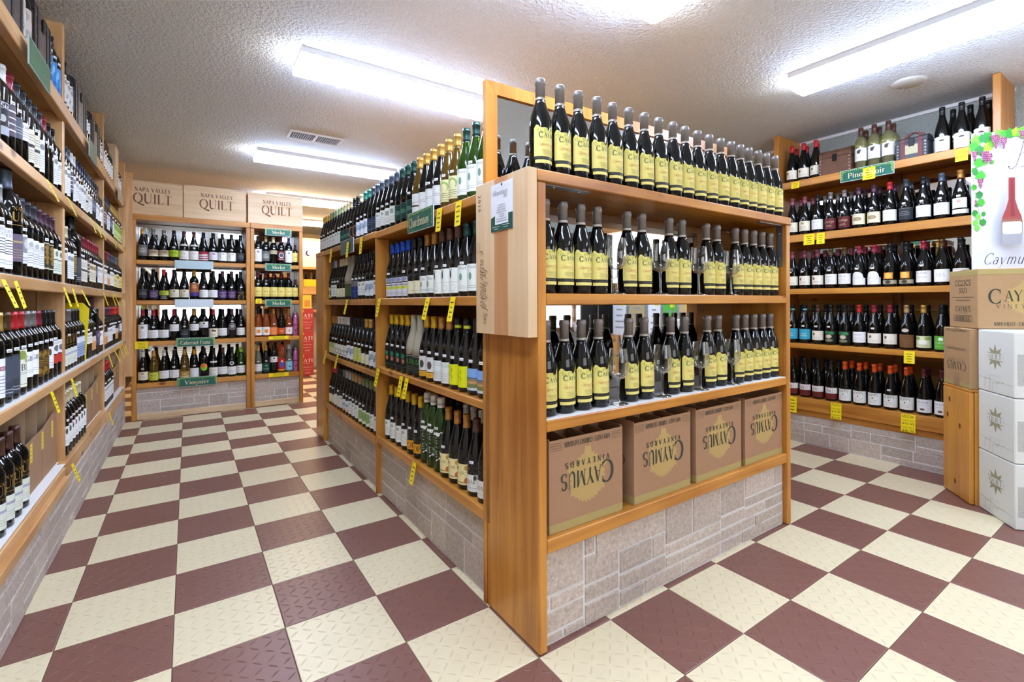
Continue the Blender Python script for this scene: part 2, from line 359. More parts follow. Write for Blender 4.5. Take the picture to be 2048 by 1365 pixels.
class Flat:
    """prints on a surface: fn(u, v, w) -> xyz, u to the right, v up, w out of the surface"""
    def __init__(s, mb, fn, step=None): s.mb = mb; s.fn = fn; s.w = .0004; s.step = step
    def layer(s): s.w += .00012
    def poly(s, pts, mat):
        s.layer(); vs = [s.fn(u, v, s.w) for u, v in pts]; s.mb.add(vs, [tuple(range(len(vs)))], mat)
    def cols(s, u0, u1, top, bot, mat, n=None, rows=1):
        s.layer()
        n = n or (max(1, int(math.ceil(abs(u1-u0)/s.step))) if s.step else 1)
        vs = []
        for i in range(n+1):
            u = u0 + (u1-u0)*i/n
            t = top(u) if callable(top) else top; b = bot(u) if callable(bot) else bot
            for j in range(rows+1): vs.append(s.fn(u, b+(t-b)*j/rows, s.w))
        k = rows+1
        fs = [(i*k+j, (i+1)*k+j, (i+1)*k+j+1, i*k+j+1) for i in range(n) for j in range(rows)]
        s.mb.add(vs, fs, mat, s.step is not None)
    def rect(s, u0, v0, u1, v1, mat, rows=1): s.cols(u0, u1, v1, v0, mat, rows=rows)
    def oval(s, u, v, ru, rv, mat, n=14):
        f = lambda x: rv*math.sqrt(max(0, 1-((x-u)/ru)**2))
        s.cols(u-ru, u+ru, lambda x: v+f(x), lambda x: v-f(x), mat, n)
    def text(s, t, u, v, h, mat, style='serif', gap=.06, flip=False, fit=None, rot=0):
        W, st = text_strips(t, h, style, gap); s.layer()
        k = 1. if not fit else fit/W
        for pr in st:
            vs = []
            for pq in pr:
                for a, b in pq:
                    a, b = (a-W/2)*k, b
                    if flip: a, b = -a, -b
                    if rot: a, b = a*math.cos(rot)-b*math.sin(rot), a*math.sin(rot)+b*math.cos(rot)
                    vs.append(s.fn(u+a, v+b, s.w))
            s.mb.add(vs, [(2*i+1, 2*i+3, 2*i+2, 2*i) for i in range(len(pr)-1)], mat)
    def stroke(s, pts, wd, mat):
        s.layer(); n = len(pts); vs = []
        for j in range(n):
            a = pts[max(0, j-1)]; b = pts[min(n-1, j+1)]; dx, dy = b[0]-a[0], b[1]-a[1]; L = math.hypot(dx, dy) or 1e-9
            for sg in (1, -1): vs.append(s.fn(pts[j][0]-sg*dy/L*wd/2, pts[j][1]+sg*dx/L*wd/2, s.w))
        s.mb.add(vs, [(2*i+1, 2*i+3, 2*i+2, 2*i) for i in range(n-1)], mat)
    def lines(s, n, u0, u1, v0, v1, mat, seed=1):
        r = random.Random(seed); dv = (v1-v0)/n
        for i in range(n):
            a = (u0+u1)/2; hw = (u1-u0)/2*r.uniform(.5, 1.)
            s.rect(a-hw, v0+dv*(i+.35), a+hw, v0+dv*(i+.6), mat)
INK = P('3A3A3C', .7); GREY = P('8E8E90', .7); LGREY = P('B4B4B2', .7); GOLD = P('B08A3C', .4, .5); RED = P('A8322C', .6)

# ================================================================ the setting
H = 2.42
T = 0.3048
CREAM, BROWN = tile_mat('DACBA6'), tile_mat('785044')
mb = MB(); mb.box(-1.8, 3.5, -4.9, 9.0, -.06, -.006, P('4A3A32', .8)); floor = struct('floor', mb)
def tile_mesh(mat):
    m = MB(); e = .0009; b = .0022
    x0, x1 = e, T-e
    vs = [(x0, x0, -.005), (x1, x0, -.005), (x1, x1, -.005), (x0, x1, -.005), (x0, x0, -.001), (x1, x0, -.001), (x1, x1, -.001), (x0, x1, -.001),
          (x0+b, x0+b, 0), (x1-b, x0+b, 0), (x1-b, x1-b, 0), (x0+b, x1-b, 0)]
    m.add(vs, [(8, 9, 10, 11)] + [(i, (i+1) % 4, 4+(i+1) % 4, 4+i) for i in range(4)] + [(4+i, 4+(i+1) % 4, 8+(i+1) % 4, 8+i) for i in range(4)], mat)
    return m.mesh('floor_tile')
TM = (tile_mesh(BROWN), tile_mesh(CREAM))
rest = MB()
for i in range(-6, 12):
    for j in range(-16, 30):
        x, y = i*T, j*T
        if x < -1.8 or x+T > 3.5 or y < -4.9 or y+T > 9.0: continue
        near = (-5 <= i <= 2 and -2 <= j <= 22 and not (i >= 0 and 0 <= j <= 9)) or (0 <= i <= 9 and -3 <= j <= 3 and not (i <= 4 and j >= 1))
        if near: link('floor_tile', TM[(i+j) % 2], floor, (x, y, 0))
        else: rest.box(x+.001, x+T-.001, y+.001, y+T-.001, -.005, 0, (BROWN, CREAM)[(i+j) % 2])
o = link('floor_tiling', rest.mesh('floor_tiling'), floor); o['kind'] = 'stuff'
CEILM = popcorn('E6ECF2')
mb = MB(); mb.box(-1.8, 3.5, -4.9, 9.0, H, H+.1, CEILM); struct('ceiling', mb)
WALLM = popcorn('B9BDB4')
mb = MB(); mb.box(-1.9, -1.74, -4.9, 9.0, 0, H, P('B4A48E', .7)); struct('wall_left', mb)
mb = MB(); mb.box(3.34, 3.5, -.52, 9.0, 0, H, WALLM); mb.box(3.34, 3.5, -4.9, -2.75, 0, H, WALLM)
mb.box(3.34, 3.5, -2.75, -.52, 0, 1.28, WALLM); mb.box(3.34, 3.5, -2.75, -.52, 2.0, H, WALLM); struct('wall_right', mb)
mb = MB(); mb.box(-1.8, 3.5, 8.9, 9.0, 0, H, P('E4D2B0', .7)); struct('wall_back', mb)
mb = MB()
mb.box(-1.8, 3.5, -5.0, -4.9, 0, .6, P('C8C4BA', .7)); mb.box(-1.8, 3.5, -5.0, -4.9, 2.25, H, P('C8C4BA', .7))
mb.box(-1.8, -1.5, -5.0, -4.9, .6, 2.25, P('C8C4BA', .7)); mb.box(1.9, 3.5, -5.0, -4.9, .6, 2.25, P('C8C4BA', .7)); struct('wall_front', mb)
mb = MB(); mb.box(3.325, 3.34, -.5, 2.6, H-.022, H, WHITE); struct('trim_1', mb)
def window(n, box, axis, bars):
    x0, x1, y0, y1, z0, z1 = box
    pane = MB(); pane.box(*box, EM('F4F8FF', WINDOW_E)); p = struct('window_%d' % n, pane)
    f = MB(); t = .05
    for b in bars: f.box(*b, WX if axis == 'y' else WY, c=.003)
    link('window_frame', f.mesh('window_frame'), p)
window(1, (3.44, 3.46, -2.75, -.52, 1.28, 2.0), 'x', [(3.32, 3.43, -2.75, -.52, 1.93, 2.04), (3.32, 3.43, -2.75, -.52, 1.24, 1.32), (3.33, 3.42, -1.66, -1.61, 1.3, 1.95), (3.33, 3.42, -2.77, -2.7, 1.3, 2.0), (3.33, 3.42, -.57, -.5, 1.3, 2.0)])
window(2, (-1.5, 1.9, -4.99, -4.97, .6, 2.25), 'y', [(-1.5, 1.9, -4.96, -4.88, 2.2, 2.28), (-1.5, 1.9, -4.96, -4.88, .56, .64), (-.4, -.34, -4.95, -4.89, .6, 2.22), (.74, .8, -4.95, -4.89, .6, 2.22), (-1.53, -1.46, -4.95, -4.89, .6, 2.22), (1.86, 1.93, -4.95, -4.89, .6, 2.22)])

# ---------------------------------------------------------------- ceiling lights
def lamp(cx, cy, along, label, e=LAMP_E, tint='CDDFFF'):
    t = thing('fluorescent_light', label, 'ceiling light', (cx, cy, H), 0 if along == 'x' else PI/2, 'wraparound fluorescent lights on the ceiling')
    L = .61
    mb = MB(); mb.box(-L, L, -.122, .122, -.03, 0, P('E4E6E6', .4)); link('housing', mb.mesh('housing'), t)
    prof = [(-.12, -.0305), (-.12, -.05), (-.104, -.07), (-.07, -.083), (.07, -.083), (.104, -.07), (.12, -.05), (.12, -.0305)]
    mb = MB(); mb.prism(prof, -L+.006, L-.006, EM(tint, e), lambda a, b, w: (w, a, b)); link('diffuser', mb.mesh('diffuser'), t)
    for sx in (-1, 1):
        mb = MB(); mb.prism([(a*1.01, b*1.02) for a, b in prof], sx*L-.005, sx*L+.005, EM('F2F6FF', e*.45), lambda a, b, w: (w, a, b))
        link('end_cap', mb.mesh('end_cap'), t)
lamp(.22, .165, 'x', 'bright ceiling light nearest the camera, cut off by the top edge')
lamp(.22, 1.64, 'x', 'long bright ceiling light ending behind the tall framed mirror')
lamp(.22, 3.62, 'x', 'ceiling light behind the air vent, above the row of dark capped bottles')
lamp(2.1, -.38, 'y', 'ceiling light over the right aisle beside the round speaker cover')
lamp(.5, 5.45, 'x', 'warm ceiling light just behind the pale wooden wine crates', LAMP_BACK_E, 'FFE3BC')
lamp(.5, 7.2, 'x', 'small warm ceiling light farthest back in the far room', LAMP_BACK_E, 'FFDCB0')
lamp(-.8, -.78, 'y', 'added fill light on the ceiling behind the camera, over the near aisle', LAMP_E)  # invented fixture out of view, added to brighten the left wall and ceiling
lamp(2.1, -2.6, 'y', 'added fill light on the ceiling behind the camera, beside the bright window', LAMP_E)  # extra fixture assumed out of view, added to light the room more evenly
t = thing('air_vent', 'white slatted air vent in the ceiling between two lights', 'vent', (-.035, 2.98, H))
mb = MB()
for b in ((-.2, .2, -.1, -.078), (-.2, .2, .078, .1), (-.2, -.178, -.08, .08), (.178, .2, -.08, .08), (-.011, .011, -.08, .08)): mb.box(*b, -.009, 0, P('D8D4CE', .5), c=.002)
link('vent_frame', mb.mesh('vent_frame'), t)
part('backing', t, (-.18, .18, -.08, .08, -.002, 0, P('3A3836', .9)), c=0)
mb = MB(); mb.box(-.004, .004, -.078, .078, -.008, -.001, P('8E8A86', .5), M=None); sl = mb.mesh('slat')
for i in range(22):
    x = -.165 + i*.33/21
    if abs(x) < .013: continue
    link('slat', sl, t, (x, 0, 0))
t = thing('ceiling_speaker', 'round white ceiling speaker cover near the right light', 'speaker', (2.69, -.14, H))
mb = MB(); mb.lathe([(.088, 0), (.088, -.006), (.075, -.014), (.02, -.018)][::-1], P('BDB9B3', .6), 28); link('cover', mb.mesh('cover'), t)
mb = MB()
for a in (40, 220): mb.lathe([(.004, -.016), (.004, -.010)], P('F2F2F2', .3), 8, cx=.07*math.cos(math.radians(a)), cy=.07*math.sin(math.radians(a)))
link('screw', mb.mesh('screw'), t)

# ---------------------------------------------------------------- stone facing
SM = stone_mat()
def ashlar(parent, u0, u1, z0, z1, fn, seed, bands=2):
    """stones of uneven courses between u0..u1; fn(ua, ub, za, zb) -> box limits; each stone is its own part"""
    r = random.Random(seed); g = .0035; cells = []
    if (u1-u0) < .05: return
    hb = (z1-z0)/bands
    for b in range(bands):
        za = z0 + b*hb; zb = za + hb; u = u0
        while u < u1 - .01:
            if r.random() < .3:
                L = r.uniform(.12, .2); e = min(u1, u+L)
                if u1-e < .07: e = u1
                cells.append((u, e, za, zb)); u = e
            else:
                L = r.uniform(.28, .5); e = min(u1, u+L)
                if u1-e < .1: e = u1
                m = za + hb*r.choice((.36, .5, .62))
                for (c0, c1) in ((za, m), (m, zb)):
                    if r.random() < .72 and e-u > .2:
                        k = u + (e-u)*r.uniform(.3, .7); cells += [(u, k, c0, c1), (k, e, c0, c1)]
                    else: cells.append((u, e, c0, c1))
                u = e
    for (a, b, c, d) in cells:
        x0, x1, y0, y1, p0, p1 = fn(a+g, b-g, c+g, d-g, r.uniform(-.0015, .002))
        mb = MB(); mb.box(x0, x1, y0, y1, p0, p1, SM, c=.0015); link('stone', mb.mesh('stone'), parent)

# ================================================================ shelving
# ---- left wall: one long unit, bays at y .66-1.98, 1.98-3.32, 3.32-4.56
LF = -1.34
LZ = dict(A=2.02, B=1.592, C=1.182, D=.757, E=.345)
LW, LYW, LZW = LX, LY, wood('Z', 'DDB07A', 'B4804A')
u = thing('wine_shelving', 'long honey pine wine shelving along the left wall, ceiling high, stone base', 'shelving', (0, 0, 0))
for k, th in (('A', .062), ('B', .042), ('C', .042), ('D', .036)):
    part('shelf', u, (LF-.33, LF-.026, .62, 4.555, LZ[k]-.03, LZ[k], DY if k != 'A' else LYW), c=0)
    part('shelf_edging', u, (LF-.026, LF+.006, .62, 4.555, LZ[k]-th, LZ[k]+.002, LYW), c=.003)
part('shelf', u, (LF-.33, LF-.026, .62, 4.54, LZ['E']-.03, LZ['E']-.005, WHITE), c=0)
for y0, y1, dz in ((.62, 1.88, 0), (1.9, 3.28, .012), (3.3, 4.5, -.01)):
    part('bottom_rail', u, (LF-.03, LF+.004, y0, y1, .258+dz, .335+dz, LYW), c=.003)
part('ledge_strip', u, (LF-.012, LF+.022, .62, 1.86, .262, .3, LYW), c=.003)
for y in (.64, 1.975, 3.315):
    part('upright', u, (LF-.105, LF-.012, y-.02, y+.018, .3, H, LZW), c=.003)
    part('divider_panel', u, (LF-.34, LF-.107, y-.012, y+.012, .3, H if y > 1 else 2, LZW), c=0)
part('end_panel', u, (LF-.34, LF+.055, 4.556, 4.575, .42, 2.3, LZW), c=.003)
part('upright', u, (LF-.04, LF+.006, 4.47, 4.51, .3, 2.36, LZW), c=.003)
part('back_panel', u, (LF-.36, LF-.345, .62, 4.56, .3, 2.2, DY), c=0)
for k in 'ABC': part('support_rail', u, (LF-.34, LF-.325, .64, 4.5, LZ[k]-.075, LZ[k]-.032, LYW), c=0)
for k in 'BCDE': part('shelf_liner', u, (LF-.06, LF+.0, .7, 4.5, LZ[k]+.001 if k != 'E' else LZ[k]-.004, LZ[k]+.004 if k != 'E' else LZ[k], WHITE), c=0)
part('base_panel', u, (LF-.03, LF-.0025, .3, 4.53, 0, .26, GROUT), c=0)
ashlar(u, .32, 4.53, .004, .258, lambda a, b, c, d, j: (LF-.02, LF+.0+j, a, b, c, d), 5, 2)

# ---- island: near end cap, two aisle bays, far end cap, plain rear bays
EZ = dict(top=1.50, s2=1.117, s3=.719, s4=.347)
u = thing('end_cap_shelving', 'pine end cap shelf unit holding yellow labelled bottles and cartons', 'shelving', (0, 0, 0))
part('top_board', u, (0, 1.54, -.004, .31, 1.464, EZ['top'], WX), c=.003)
part('side_panel', u, (.003, .034, 0, .318, .002, 1.463, WZ), c=.003)
part('side_panel', u, (1.502, 1.535, 0, .318, .002, 1.463, WZ), c=.003)
for z, th in ((EZ['s2'], .036), (EZ['s3'], .036), (EZ['s4'], .044)):
    part('shelf', u, (.035, 1.501, .002, .3, z-th, z, WX), c=.003)
part('shelf_liner', u, (.036, 1.5, .006, .29, EZ['s3']+.0005, EZ['s3']+.003, WHITE), c=0)
for i, (z0, z1) in enumerate(((EZ['s2']+.004, 1.43), (EZ['s3']+.004, 1.078), (EZ['s4']+.004, .68))):
    if i < 2:
        for x0, x1 in ((.036, .524), (.526, 1.014), (1.016, 1.2)): part('mirror_panel', u, (x0, x1, .292, .298, z0, z1, MIRROR), c=.0012)
        part('back_board', u, (1.201, 1.501, .292, .298, z0, z1, DX), c=0)
    else: part('back_board', u, (.036, 1.501, .292, .298, z0, z1, DX), c=0)
part('back_board', u, (.0, 1.535, .302, .316, .3, 1.46, DX), c=0)
part('base_panel', u, (.035, 1.5, .0245, .05, 0, .3, GROUT), c=0)
fr = lambda a, b, c, d, j: (a, b, .021-j, .035, c, d)
for (a, b, c, d) in [(.037, .205, .155, .302), (.205, .255, .235, .302), (.255, .62, .205, .302), (.205, .37, .135, .235), (.37, .545, .12, .205), (.545, .62, .12, .205), (.037, .06, .11, .155), (.06, .205, .105, .155),
                     (.62, .79, .15, .302), (.79, .985, .15, .302), (.62, .985, .105, .15), (.205, .37, .075, .135), (.037, .205, .035, .105), (.37, .62, .06, .12), (.205, .37, .0, .075), (.037, .115, .003, .035), (.115, .205, .003, .035), (.37, .5, .003, .06), (.5, .72, .003, .06), (.62, .985, .06, .105), (.72, .985, .003, .06),
                     (.985, 1.17, .165, .302), (1.17, 1.42, .2, .302), (1.42, 1.5, .2, .302), (1.17, 1.5, .155, .2), (.985, 1.17, .11, .165), (1.17, 1.34, .105, .155), (1.34, 1.5, .105, .155), (.985, 1.25, .06, .11), (1.25, 1.5, .055, .105), (.985, 1.14, .003, .06), (1.14, 1.31, .003, .06), (1.31, 1.5, .003, .055)]:
    g = .0045; x0, x1, y0, y1, p0, p1 = fr(a+g, b-g, max(.003, c+g), d-g, random.uniform(-.001, .002))
    if p1-p0 < .012: continue
    mb = MB(); mb.box(x0, x1, y0, y1, p0, p1, SM, c=.0015); link('stone', mb.mesh('stone'), u)
mb = MB(); mb.box(.036, .24, .02, .05, 1.4605, 1.4635, P('B8BCC0', .3, .9)); mb.box(.036, .0385, .02, .05, 1.3, 1.4605, P('A8ACB0', .35, .9))
for x in (.09, .2): mb.lathe([(.005, 1.4585), (.005, 1.4603)], P('E0E0E0', .2, .9), 8, cx=x, cy=.035)
link('steel_bracket', mb.mesh('steel_bracket'), u)
mb = MB(); mb.box(1.3, 1.5, .02, .05, 1.4605, 1.4635, P('B8BCC0', .3, .9)); mb.box(1.4985, 1.501, .02, .05, 1.26, 1.4605, P('8A8E94', .35, .9))
for z in (1.3, 1.42): mb.lathe([(.006, z), (.006, z+.002)], P('E0E0E0', .2, .9), 8, cx=1.495, cy=.035)
link('steel_bracket', mb.mesh('steel_bracket'), u)
def bay(name, label, y0, y1, zs, x0, x1, facing, rows=True, ends=(1, 1), seed=3):
    u = thing(name, label, 'shelving', (0, 0, 0)); s = -1 if facing < 0 else 1
    f = x0 if s < 0 else x1; b = x1 if s < 0 else x0
    part('top_board', u, (f, b, y0, y1, zs[0]-.036, zs[0], WY), c=.003)
    for z, th in zip(zs[1:], (.037, .031, .042)): part('shelf', u, (f-s*.002, b, y0+.02, y1-.02, z-th, z, WY), c=.003)
    part('back_panel', u, (b-s*(-.0), b-s*.012, y0+.02, y1-.02, .3, zs[0]-.038, DY), c=0)
    for k, y in enumerate((y0, y1)):
        if not ends[k]: continue
        part('upright', u, (f, f-s*.075, y-.02 if k else y, y if k else y+.02, .002, zs[0]-.038, WZ), c=.002)
    for k, y in enumerate((y0, y1)): part('divider_panel', u, (f-s*.077, b-s*.013, y if not k else y-.016, y+.016 if not k else y, .3, zs[0]-.038, DZ), c=0)
    part('base_panel', u, (f-s*.0265, f-s*.05, y0+.02, y1-.02, 0, zs[3]-.043, GROUT), c=0)
    ashlar(u, y0+.022, y1-.022, .004, zs[3]-.045, (lambda a, b, c, d, j: (f-s*.024-j, f-s*.038, a, b, c, d)) if s < 0 else (lambda a, b, c, d, j: (f-.038, f-.024+j, a, b, c, d)), seed, 2)
    return u
IZ1 = (1.493, 1.114, .728, .335); IZ2 = (1.5, 1.113, .69, .312)
bay('aisle_shelving', 'nearer pine shelf bay on the island aisle side, green sign on top', .322, 1.578, IZ1, 0, .5, -1, seed=8, ends=(1, 1))
bay('aisle_shelving', 'farther pine shelf bay on the island aisle side, beyond the middle post', 1.582, 2.86, IZ2, 0, .5, -1, seed=9, ends=(0, 0))
bay('aisle_shelving', 'empty rear shelf bay on the hidden right side of the island', .322, 2.86, IZ1, .56, 1.5, 1, seed=12, ends=(1, 1))
u = thing('end_cap_shelving', 'far pine end cap of the island, wide board facing the aisle', 'shelving', (0, 0, 0))
part('side_panel', u, (-.004, .06, 2.868, 3.125, .002, 1.463, WZ), c=.004)
part('side_panel', u, (1.47, 1.535, 2.868, 3.125, .002, 1.463, WZ), c=.004)
part('top_board', u, (-.004, 1.535, 2.863, 3.13, 1.464, 1.5, WX), c=.003)
part('back_board', u, (.062, 1.468, 2.868, 2.885, .1, 1.46, DX), c=0)
for z in (1.11, .7, .32): part('shelf', u, (.062, 1.468, 2.89, 3.12, z-.036, z, WX), c=.003)

# ---- framed mirror standing on the end cap
t = thing('framed_mirror', 'tall pine framed mirror standing on the end cap behind the bottles', 'mirror', (0, .312, 1.5005))
fz = .392
def fbar(pts): 
    mb = MB(); mb.prism(pts, 0, .022, WX if abs(pts[0][0]-pts[1][0]) > .3 else WZ, lambda a, b, w: (a, w, b)); link('frame_bar', mb.mesh('frame_bar'), t)
fbar([(0, 0), (.048, .048), (.048, fz-.045), (0, fz)]); fbar([(1.55, 0), (1.55, fz+.03), (1.5, fz-.018), (1.5, .048)])
fbar([(0, fz), (.048, fz-.045), (1.5, fz-.018), (1.55, fz+.03)]); fbar([(0, 0), (1.55, 0), (1.5, .048), (.048, .048)])
mb = MB(); mb.prism([(.049, .049), (1.499, .049), (1.499, fz-.02), (.049, fz-.046)], .010, .016, MIRROR, lambda a, b, w: (a, w, b)); link('mirror_glass', mb.mesh('mirror_glass'), t)

# ---- back shelving
BZ = (1.50, 1.12, .733, .343)
def back_unit(label, x0, x1, seed):
    u = thing('back_shelving', label, 'shelving', (0, 0, 0)); Y = 4.585
    part('top_board', u, (x0, x1, Y-.006, Y+.32, 1.872, 1.925, WX), c=.003)
    for x in (x0, x1-.036): part('upright', u, (x, x+.036, Y, Y+.32, .002, 1.871, WZ), c=.003)
    for z, th in zip(BZ, (.04, .04, .042, .046)): part('shelf', u, (x0+.037, x1-.037, Y+.004, Y+.3, z-th, z, WX), c=.003)
    zz = (1.868,) + tuple(z - .046 for z in BZ[:3])
    for k in range(4): part('mirror_panel', u, (x0+.038, x1-.038, Y+.29, Y+.298, BZ[k]+.002, zz[k], MIRROR), c=0)
    part('back_board', u, (x0, x1, Y+.321, Y+.33, .1, 1.92, DX), c=0)
    part('base_panel', u, (x0+.037, x1-.037, Y+.0265, Y+.05, .002, .296, GROUT), c=0)
    ashlar(u, x0+.038, x1-.038, .062, .296, lambda a, b, c, d, j: (a, b, Y+.024-j, Y+.04, c, d), seed, 2)
    part('base_trim', u, (x0+.037, x1-.037, Y+.012, Y+.034, .002, .06, PALE_X), c=.003)
back_unit('wide pine shelf unit on the back wall under two wooden crates', -1.3, -.345, 21)
back_unit('narrow pine shelf unit at the end of the back wall with merlot signs', -.343, .155, 22)

# ---- right shelving
RF = 2.98
RZ = (2.02, 1.603, 1.184, .765, .35)
u = thing('wine_shelving', 'pine wine shelving on the right wall with stone base, behind the cartons', 'shelving', (0, 0, 0))
for z, th in zip(RZ, (.052, .056, .04, .036, .09)):
    part('shelf', u, (RF, RF+.32, -.455, .8, z-.034, z, WY), c=.003)
    part('shelf_edging', u, (RF-.03, RF-.001, -.455, .8, z-th, z+.001, WY), c=.003)
part('bottom_rail', u, (RF-.012, RF+.02, -.455, .8, .215, .258, WY), c=.003)
part('upright', u, (RF-.01, RF+.34, .802, .84, .002, H-.002, WZ), c=.003)
part('upright', u, (RF-.01, RF+.33, -.497, -.459, .002, H-.002, WZ), c=.003)
part('support_post', u, (RF+.22, RF+.26, .06, .11, .36, 2.0, DZ), c=.003)
for k in (0, 1): part('mirror_panel', u, (RF+.322, RF+.328, -.454, .8, RZ[k+1]+.002, RZ[k]-.09, MIRROR), c=0)
for z in (.9, .6): part('back_slat', u, (RF+.31, RF+.325, -.454, .8, z+.12, z+.2, wood('Y', 'C9A468', 'A98246')), c=.002)
part('back_board', u, (RF+.33, RF+.345, -.454, .8, .3, 1.2, wood('Y', 'A9803F', '8A6430')), c=0)
for k in range(4): part('support_rail', u, (RF+.29, RF+.32, -.454, .8, RZ[k]-.09, RZ[k]-.036, WY), c=0)
part('base_panel', u, (RF-.0055, RF+.02, -.455, .8, 0, .214, GROUT), c=0)
ashlar(u, -.45, .8, .004, .214, lambda a, b, c, d, j: (RF-.008-j, RF+.008, a, b, c, d), 31, 2)

# ================================================================ bottles
PROF = {  # outline (radius, height), capsule start, bead
 'B': ([(.033, 0), (.0375, .005), (.0378, .19), (.0362, .203), (.030, .217), (.0215, .228), (.0165, .238), (.0148, .25), (.0145, .3)], .238),
 'G': ([(.034, 0), (.0384, .006), (.0387, .125), (.0376, .145), (.0338, .168), (.0272, .193), (.0205, .217), (.0165, .237), (.0148, .25), (.0145, .297)], .243),
 'C': ([(.0325, 0), (.0364, .006), (.0366, .152), (.0355, .166), (.0320, .186), (.0255, .206), (.0195, .224), (.0162, .238), (.0150, .25), (.0148, .305)], .237),
 'F': ([(.031, 0), (.0353, .006), (.0356, .125), (.0345, .145), (.031, .168), (.0255, .193), (.0195, .217), (.0162, .237), (.0148, .25), (.0145, .297)], .243),
 'N': ([(.032, 0), (.0357, .005), (.036, .19), (.0348, .203), (.029, .217), (.021, .228), (.0165, .238), (.0148, .25), (.0145, .3)], .238),
 'H': ([(.031, 0), (.0345, .006), (.0345, .20), (.0330, .222), (.0285, .245), (.0220, .266), (.0170, .283), (.0155, .295), (.0155, .325)], .283),
 'K': ([(.025, 0), (.0282, .006), (.0282, .14), (.0275, .152), (.026, .158), (.0245, .168), (.0255, .178), (.022, .21), (.0135, .232), (.0135, .25)], .234),
 'S': ([(.025, 0), (.0278, .005), (.028, .14), (.0262, .152), (.020, .165), (.0135, .176), (.0120, .19), (.0118, .23)], .18),
 'M': ([(.039, 0), (.0435, .006), (.044, .235), (.0425, .253), (.037, .272), (.026, .288), (.020, .300), (.0185, .314), (.018, .372)], .300),
}
def prof_r(shape, z):
    p = PROF[shape][0]
    for (r0, z0), (r1, z1) in zip(p, p[1:]):
        if z0 <= z <= z1: return r0 + (r1-r0)*(z-z0)/max(1e-6, z1-z0)
    return p[-1][0]
CAPC = dict(crimson='8E2436', red='B5242A', maroon='54202B', rose='84404E', plum='4C3040', magenta='7E2C58', black='17181B', charcoal='34383F', slate='515C6C', navy='27334A', blue='1442A8',
            white='D4D2CE', cream='D3C8A2', beige='BFAE88', gold='C49A48', amber='B07A38', yellow='D2A420', darkgold='4E3A1C', silver='A6A8A8', grey='7C7874', green='17423A', teal='2F7A6C', olive='77805A',
            palegreen='A4B084', lime='96BE34', orange='DC5420', brown='523428', lilac='ABA0B6', tan='A98A5C', pink='C878A8', banded='1A1A1C', tealband='1A1A1C')
GLC = {'d': ('dark', P('0B0C0B', .05, 0, .55)), 'g': ('green', P('3E6A1E', .04, 0, .5, trans=.75)), 'o': ('amber', P('8A6A20', .04, 0, .5, trans=.7)),
       'y': ('pale clear', P('E2E0A0', .03, 0, .5, trans=.85)), 'n': ('orange tinted', P('B85A28', .05, 0, .5, trans=.6)), 'p': ('pink', P('C070A4', .3, .5)), 'c': ('clear', P('DCE0C0', .03, 0, .5, trans=.85))}
PAPER = {}
def paper(h): return P(h, .55, 0, .3)
def pr(n, h=GREY): return h
